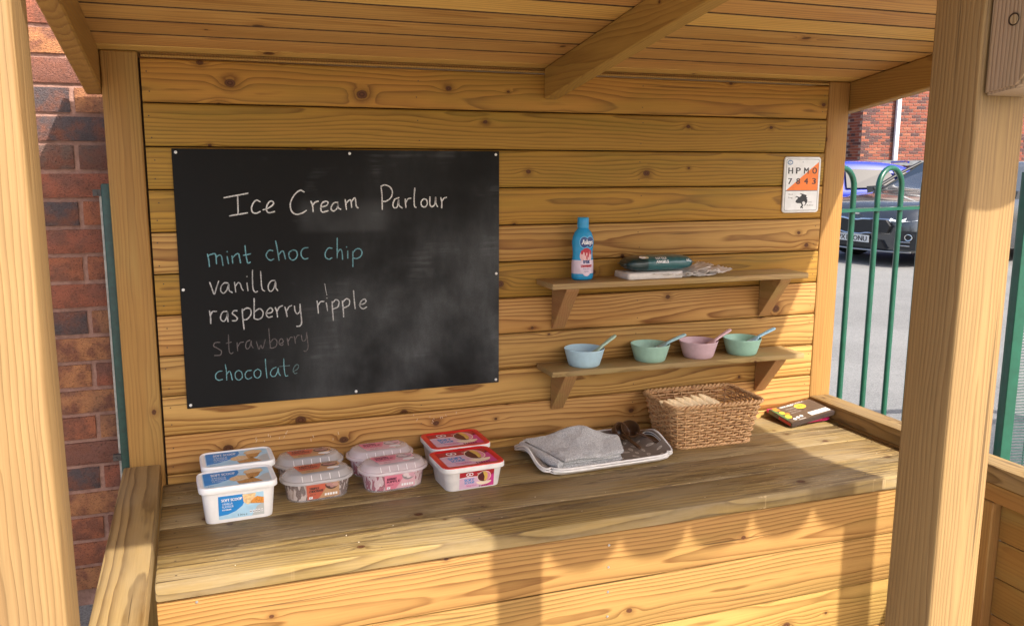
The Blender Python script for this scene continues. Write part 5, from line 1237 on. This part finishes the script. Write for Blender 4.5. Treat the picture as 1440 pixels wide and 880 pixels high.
def pane(t, name, pts, mat, th=0.006, round_=0.0):
    c = [Vector(p) for p in pts]; nrm = (c[1] - c[0]).cross(c[2] - c[1]).normalized(); n = len(c)
    vs = [p + nrm * th / 2 for p in c] + [p - nrm * th / 2 for p in c]
    me = mesh(name, vs, [tuple(range(n)), tuple(range(2 * n - 1, n - 1, -1))] + [(i, n + i, n + (i + 1) % n, (i + 1) % n) for i in range(n)], mat)
    return link(name, me, t)
def suv():
    # the nose points along the thing's -y; local x to its right as seen from behind
    t = thing('parked_car', 'dark grey SUV facing the kiosk, chrome edged grille and white number plate', 'car', (9.05, 7.42, GZ), math.radians(-86))
    t.scale = (1.14, 1.06, 0.91)
    paint = plain('dark_grey_paint', (0.075, 0.080, 0.088), 0.22, 0.04, 4, Metallic=0.55, Coat_Weight=1.0, Coat_Roughness=0.03)
    st = [(0.00, 0.60, 0.26, 0.62, 0.66, 0.56), (0.03, 0.76, 0.22, 0.68, 0.76, 0.66), (0.12, 0.86, 0.20, 0.76, 0.88, 0.74), (0.30, 0.91, 0.20, 0.84, 0.97, 0.78), (0.60, 0.92, 0.20, 0.92, 1.03, 0.80), (1.00, 0.925, 0.20, 0.97, 1.08, 0.80),
          (1.20, 0.925, 0.20, 0.99, 1.12, 0.78), (1.60, 0.925, 0.20, 1.00, 1.38, 0.70), (1.95, 0.925, 0.20, 1.00, 1.57, 0.64), (2.4, 0.925, 0.20, 1.01, 1.62, 0.63), (3.2, 0.925, 0.20, 1.03, 1.61, 0.62), (3.9, 0.92, 0.20, 1.04, 1.53, 0.60), (4.25, 0.89, 0.25, 1.03, 1.25, 0.66), (4.40, 0.82, 0.35, 0.95, 1.05, 0.66), (4.44, 0.70, 0.40, 0.80, 0.90, 0.6)]
    car_body('body', st, paint, t)
    # windscreen and side glass
    pane(t, 'windscreen', [(-0.70, 1.24, 1.135), (0.70, 1.24, 1.135), (0.60, 1.93, 1.575), (-0.60, 1.93, 1.575)], M_GLASS, 0.02)
    for s in (-1, 1):
        pane(t, 'side_window', [(s * 0.885, 1.50, 1.05), (s * 0.885, 2.55, 1.06), (s * 0.70, 2.55, 1.53), (s * 0.715, 1.98, 1.50)], M_GLASS, 0.02)
        pane(t, 'side_window', [(s * 0.885, 2.62, 1.06), (s * 0.88, 3.75, 1.08), (s * 0.70, 3.60, 1.50), (s * 0.70, 2.62, 1.53)], M_GLASS, 0.02)
        mb = MB(); mb.tube([(s * 0.765, 1.15, 1.12), (s * 0.70, 1.55, 1.38), (s * 0.64, 1.92, 1.575)], 0.028, 8); link('pillar', mb.mesh('pillar', [M_BLACKP], 60), t)
        mb = MB(); mb.loft([[Vector((s * (0.95 + dx), yy, 1.10 + dz)) for dx, dz in ((0, -0.07), (0.2, -0.06), (0.22, 0.05), (0.02, 0.07))] for yy in (1.45, 1.52, 1.60)], 0); link('door_mirror', mb.mesh('door_mirror', [paint], 60), t)
        # headlight wrapping the corner
        mb = MB(); mb.loft([[Vector((s * x, yy + o_, z)) for x, yy, z in pl] for o_, pl in ((-0.03, ((0.52, 0.03, 0.70), (0.70, 0.045, 0.69), (0.84, 0.16, 0.72), (0.88, 0.40, 0.82), (0.86, 0.44, 0.86), (0.74, 0.14, 0.80), (0.52, 0.055, 0.735))), (0.03, ((0.52, 0.03, 0.70), (0.70, 0.045, 0.69), (0.84, 0.16, 0.72), (0.88, 0.40, 0.82), (0.86, 0.44, 0.86), (0.74, 0.14, 0.80), (0.52, 0.055, 0.735))))], 0)
        link('headlight', mb.mesh('headlight', [M_LAMP], 30), t)
        # fog lamp recess with two bright strips
        fr = pane(t, 'fog_lamp', [(s * 0.64, -0.004, 0.28), (s * 0.88, 0.085, 0.28), (s * 0.91, 0.105, 0.56), (s * 0.62, 0.0, 0.56)], M_BLACKP, 0.03)
        mb = MB(); cc = [(math.cos(2 * PI * k / 16), math.sin(2 * PI * k / 16)) for k in range(16)]
        mb.tube([(s * 0.81 + 0.045 * a * 0.9, 0.018 + 0.3 * 0.045 * a * s, 0.47 + 0.045 * b) for a, b in cc], 0.010, 6, closed=True); link('lamp_ring', mb.mesh('lamp_ring', [M_CHROME], 60), fr)
        for z in (0.40, 0.345):
            mb = MB(); mb.tube([(s * 0.66, -0.026, z), (s * 0.83, 0.032, z)], 0.012, 6); link('light_strip', mb.mesh('light_strip', [M_CHROME], 60), fr)
    # grille
    G = [(-0.50, 0.60), (-0.46, 0.50), (-0.18, 0.485), (-0.10, 0.465), (0.10, 0.465), (0.18, 0.485), (0.46, 0.50), (0.50, 0.60), (0.44, 0.68), (0.14, 0.675), (0.06, 0.66), (-0.06, 0.66), (-0.14, 0.675), (-0.44, 0.68)]
    def gy(x): return -0.030 + 0.10 * (x / 0.6) ** 4
    G = [(x * 1.16, 0.575 + (z - 0.575) * 1.12) for x, z in G]
    gr = pane(t, 'grille', [(x * 0.98, -0.02, z + 0.02) for x, z in G], M_BLACKP, 0.04)
    mb = MB(); mb.tube([(x, gy(x) - 0.012, z + 0.02) for x, z in G], 0.016, 6, closed=True); link('grille_frame', mb.mesh('grille_frame', [M_CHROME], 60), gr)
    mb = MB()
    for i in range(9):
        z = 0.51 + i * 0.018
        mb.tube([(-0.45, gy(0) - 0.011, z), (0.45, gy(0) - 0.011, z)], 0.0022, 4)
    o = link('grille_mesh', mb.mesh('grille_mesh', [plain('grille_grey', (0.05, 0.05, 0.05), 0.4)]), gr); o['kind'] = 'stuff'
    bd = MB(); bd.loft([[Vector((x, -0.010 + 0.06 * (abs(x) / 0.6) ** 4, z)) for z in (0.768, 0.792)] + [Vector((x, 0.01 + 0.06 * (abs(x) / 0.6) ** 4, z)) for z in (0.792, 0.768)] for x in (-0.05, 0, 0.05)], 0); link('bonnet_badge', bd.mesh('bonnet_badge', [M_CHROME]), t)
    # lower intake, skid bar
    pane(t, 'lower_intake', [(-0.52, -0.004, 0.27), (0.52, -0.004, 0.27), (0.44, -0.012, 0.40), (-0.44, -0.012, 0.40)], M_BLACKP, 0.04)
    mb = MB(); mb.tube([(-0.80, 0.09, 0.245), (-0.55, 0.01, 0.235), (0, -0.03, 0.225), (0.55, 0.01, 0.235), (0.80, 0.09, 0.245)], 0.014, 8); link('skid_bar', mb.mesh('skid_bar', [M_ALLOY], 60), t)
    # number plate
    pl = pane(t, 'number_plate', [(-0.26, -0.036, 0.345), (0.26, -0.036, 0.345), (0.26, -0.036, 0.456), (-0.26, -0.036, 0.456)], plain('plate_base', (0.72, 0.72, 0.70), 0.4), 0.012)
    P = Print(lambda u, v, l: Vector((u, -0.0425 - l, v)), 0.001, 0.001); P.text('PX13 ONU', -0.232, 0.362, 0.076, 0, 1, width=0.464, bold=0.003)
    link('registration', P.mesh('registration', [P_DARK]), pl)
    for x in (-0.80, 0.80):
        for yy in (0.88, 3.55): wheel(t, x, yy, 0.35, 0.23)
suv()
def hatchback():
    x, y = 9.55, 12.05
    t = thing('parked_car', 'bright blue hatchback parked side on behind the grey SUV', 'car', (x, y, GZ), math.radians(-114.8))
    paint = plain('blue_paint', (0.035, 0.055, 0.42), 0.22, 0.03, 4, Metallic=0.3, Coat_Weight=1.0, Coat_Roughness=0.04)
    st = [(0.00, 0.58, 0.30, 0.60, 0.66, 0.50), (0.06, 0.74, 0.24, 0.66, 0.76, 0.60), (0.25, 0.83, 0.20, 0.74, 0.86, 0.66), (0.65, 0.85, 0.20, 0.84, 0.93, 0.70), (0.95, 0.86, 0.20, 0.88, 0.98, 0.68), (1.40, 0.86, 0.20, 0.91, 1.26, 0.60), (1.80, 0.86, 0.20, 0.92, 1.43, 0.55),
          (2.4, 0.86, 0.20, 0.93, 1.47, 0.55), (3.1, 0.86, 0.20, 0.95, 1.45, 0.54), (3.55, 0.85, 0.20, 0.96, 1.38, 0.52), (3.85, 0.82, 0.25, 0.95, 1.12, 0.58), (3.98, 0.74, 0.35, 0.88, 0.98, 0.60), (4.02, 0.62, 0.40, 0.75, 0.85, 0.5)]
    car_body('body', st, paint, t)
    for s in (-1, 1):
        pane(t, 'side_window', [(s * 0.835, 1.30, 0.955), (s * 0.835, 2.28, 0.965), (s * 0.655, 2.28, 1.31), (s * 0.67, 1.78, 1.29)], M_GLASS, 0.03)
        pane(t, 'side_window', [(s * 0.835, 2.36, 0.965), (s * 0.83, 3.30, 0.99), (s * 0.66, 3.12, 1.295), (s * 0.655, 2.36, 1.31)], M_GLASS, 0.03)
        pane(t, 'quarter_window', [(s * 0.83, 3.36, 0.995), (s * 0.80, 3.66, 1.03), (s * 0.65, 3.42, 1.28), (s * 0.66, 3.20, 1.295)], M_GLASS, 0.03)
    pane(t, 'windscreen', [(-0.64, 1.00, 0.995), (0.64, 1.00, 0.995), (0.52, 1.74, 1.42), (-0.52, 1.74, 1.42)], M_GLASS, 0.03)
    pane(t, 'rear_window', [(-0.56, 3.90, 1.08), (0.56, 3.90, 1.08), (0.46, 3.62, 1.37), (-0.46, 3.62, 1.37)], M_GLASS, 0.03)
    mb = MB(); mb.tube([(-0.45, 3.55, 1.44), (0, 3.66, 1.455), (0.45, 3.55, 1.44)], 0.02, 8); link('spoiler', mb.mesh('spoiler', [paint], 60), t)
    for xx in (-0.74, 0.74):
        for yy in (0.78, 3.25): wheel(t, xx, yy, 0.31, 0.20)
hatchback()

# ------------------------------------------------------------------ low wall and building across the car park
BANG = math.radians(-15.0)
def low_wall():
    t = thing('low_wall', 'low dark brick wall with a grey rounded coping behind the blue car', 'wall', (14.72, 13.65, GZ), BANG)
    g = N('small_brick'); bt = g.node('ShaderNodeTexBrick'); P = g.sep(g.obj()); g.put(bt.inputs['Vector'], g.xyz(P[0], P[2], 0.0))
    bt.inputs['Scale'].default_value = 1.0; bt.inputs['Brick Width'].default_value = 0.225; bt.inputs['Row Height'].default_value = 0.075; bt.inputs['Mortar Size'].default_value = 0.008
    for k, c in (('Color1', (0.20, 0.06, 0.035, 1)), ('Color2', (0.10, 0.05, 0.04, 1)), ('Mortar', (0.30, 0.24, 0.20, 1))): bt.inputs[k].default_value = c
    g.bump(bt.outputs['Fac'], -0.5, 0.01); m = g.fin(bt.outputs['Color'], 0.9)
    mb = MB(); mb.box(0.0, 9.0, -0.11, 0.11, 0, 1.36); link('wall_body', mb.mesh('wall_body', [m]), t)
    mb = MB(); mb.loft([[Vector((x, 0.15 * math.cos(a), 1.36 + 0.13 * math.sin(a))) for a in [PI * k / 8 for k in range(9)]] for x in (-0.03, 9.0)], 0); link('coping', mb.mesh('coping', [plain('coping_grey', (0.10, 0.105, 0.11), 0.8, 0.2, 10)], 40), t)
low_wall()
def building():
    ox, oy = 16.9, 16.3
    t = thing('brick_building', 'red brick building with a white downpipe across the car park', 'building', (ox, oy, GZ), BANG)
    H = 6.5
    g = N('building_brick'); r = g.node('ShaderNodeNewGeometry').outputs['Random Per Island']; ro = g.rand()
    r = g.math('FRACT', g.math('ADD', g.math('MULTIPLY', r, 1.0), ro))
    c = g.ramp(r, [(0.0, (0.25, 0.070, 0.040)), (0.25, (0.20, 0.055, 0.036)), (0.45, (0.29, 0.10, 0.055)), (0.58, (0.075, 0.034, 0.034)), (0.78, (0.23, 0.065, 0.036)), (0.88, (0.055, 0.030, 0.034))], 'CONSTANT')
    n = g.noise(g.obj(), 30, 3); c = g.mix(g.math('MULTIPLY', g.smooth(n, 0.4, 0.7), 0.3), c, (0.30, 0.12, 0.08)); g.bump(n, 0.5, 0.005); bmat = g.fin(c, 0.9)
    mort = plain('building_mortar', (0.34, 0.27, 0.23), 0.95, 0.1, 30)
    BL, BH, J = 0.215, 0.064, 0.014; D = 0.014
    bme = box_mesh('brick', BL, D, BH, bmat, 0.003)
    # faces: main front (local y = 0), recessed part to the left (y = 0.9), the return between them
    single = []; stuff = MB()
    def lay(x0, x1, z0, z1, y, near):
        k = 0; z = z0
        while z < z1:
            x = x0 + (0 if k % 2 == 0 else (BL + J) / 2)
            while x + BL <= x1:
                if near(x + BL / 2, z): single.append((x + BL / 2, y, z + BH / 2))
                else: stuff.add([(x + a * BL, y - D / 2 * (1 if b == 0 else -1), z + c_ * BH) for c_ in (0, 1) for a, b in ((0, 0), (1, 0), (1, 1), (0, 1))], [(0, 1, 5, 4), (1, 2, 6, 5), (3, 0, 4, 7), (4, 5, 6, 7)], 0)
                x += BL + J
            if k % 2: stuff.add([(x0 + a * (BL / 2 - 0.006), y - D / 2 * (1 if b == 0 else -1), z + c_ * BH) for c_ in (0, 1) for a, b in ((0, 0), (1, 0), (1, 1), (0, 1))], [(0, 1, 5, 4), (1, 2, 6, 5), (3, 0, 4, 7), (4, 5, 6, 7)], 0)
            z += BH + J; k += 1
    lay(0.0, 9.0, 0.9, 4.6, 0.0, lambda x, z: 0.0 <= x <= 2.25 and 1.32 <= z <= 3.6)
    lay(-3.0, -0.05, 0.9, 4.6, 0.9, lambda x, z: -0.55 < x and 1.32 <= z <= 3.6 and False)
    z = 0.9; k = 0
    while z < 4.6:                                        # the return between the two faces
        yy = 0.02 + (0.0 if k % 2 else (BL + J) / 2)
        while yy < 0.7:
            stuff.add([(-D / 2 if a == 0 else D / 2, yy + b * BL, z + c_ * BH) for c_ in (0, 1) for a, b in ((0, 0), (0, 1), (1, 1), (1, 0))], [(0, 1, 5, 4), (0, 4, 7, 3), (1, 2, 6, 5), (4, 5, 6, 7)], 0)
            yy += BL + J
        z += BH + J; k += 1
    single.sort(key=lambda q: (q[0] - 1.1) ** 2 + (q[2] - 2.5) ** 2)
    for q in single[:298]: link('brick', bme, t, q)
    for q in single[298:]: stuff.box(q[0] - BL / 2, q[0] + BL / 2, q[1] - D / 2, q[1] + D / 2, q[2] - BH / 2, q[2] + BH / 2, 0)
    o = link('bricks', stuff.mesh('bricks', [bmat]), t); o['kind'] = 'stuff'
    mb = MB(); mb.box(0.0, 9.1, 0.006, 4.0, 0, H); mb.box(-3.1, 0.0, 0.906, 4.0, 0, H); link('wall', mb.mesh('wall', [mort]), t)
    mb = MB(); mb.box(-3.4, 9.4, -0.35, 4.3, H, H + 0.25); link('roof_edge', mb.mesh('roof_edge', [M_WHITE]), t)
    mb = MB(); mb.loft([rrect(0.115, 0.10, 0.02, 0.0, 4, 0.93, -0.075), rrect(0.115, 0.10, 0.02, H, 4, 0.93, -0.075)], 0); link('downpipe', mb.mesh('downpipe', [plain('pipe_white', (0.62, 0.66, 0.70), 0.5)], 40), t)
building()
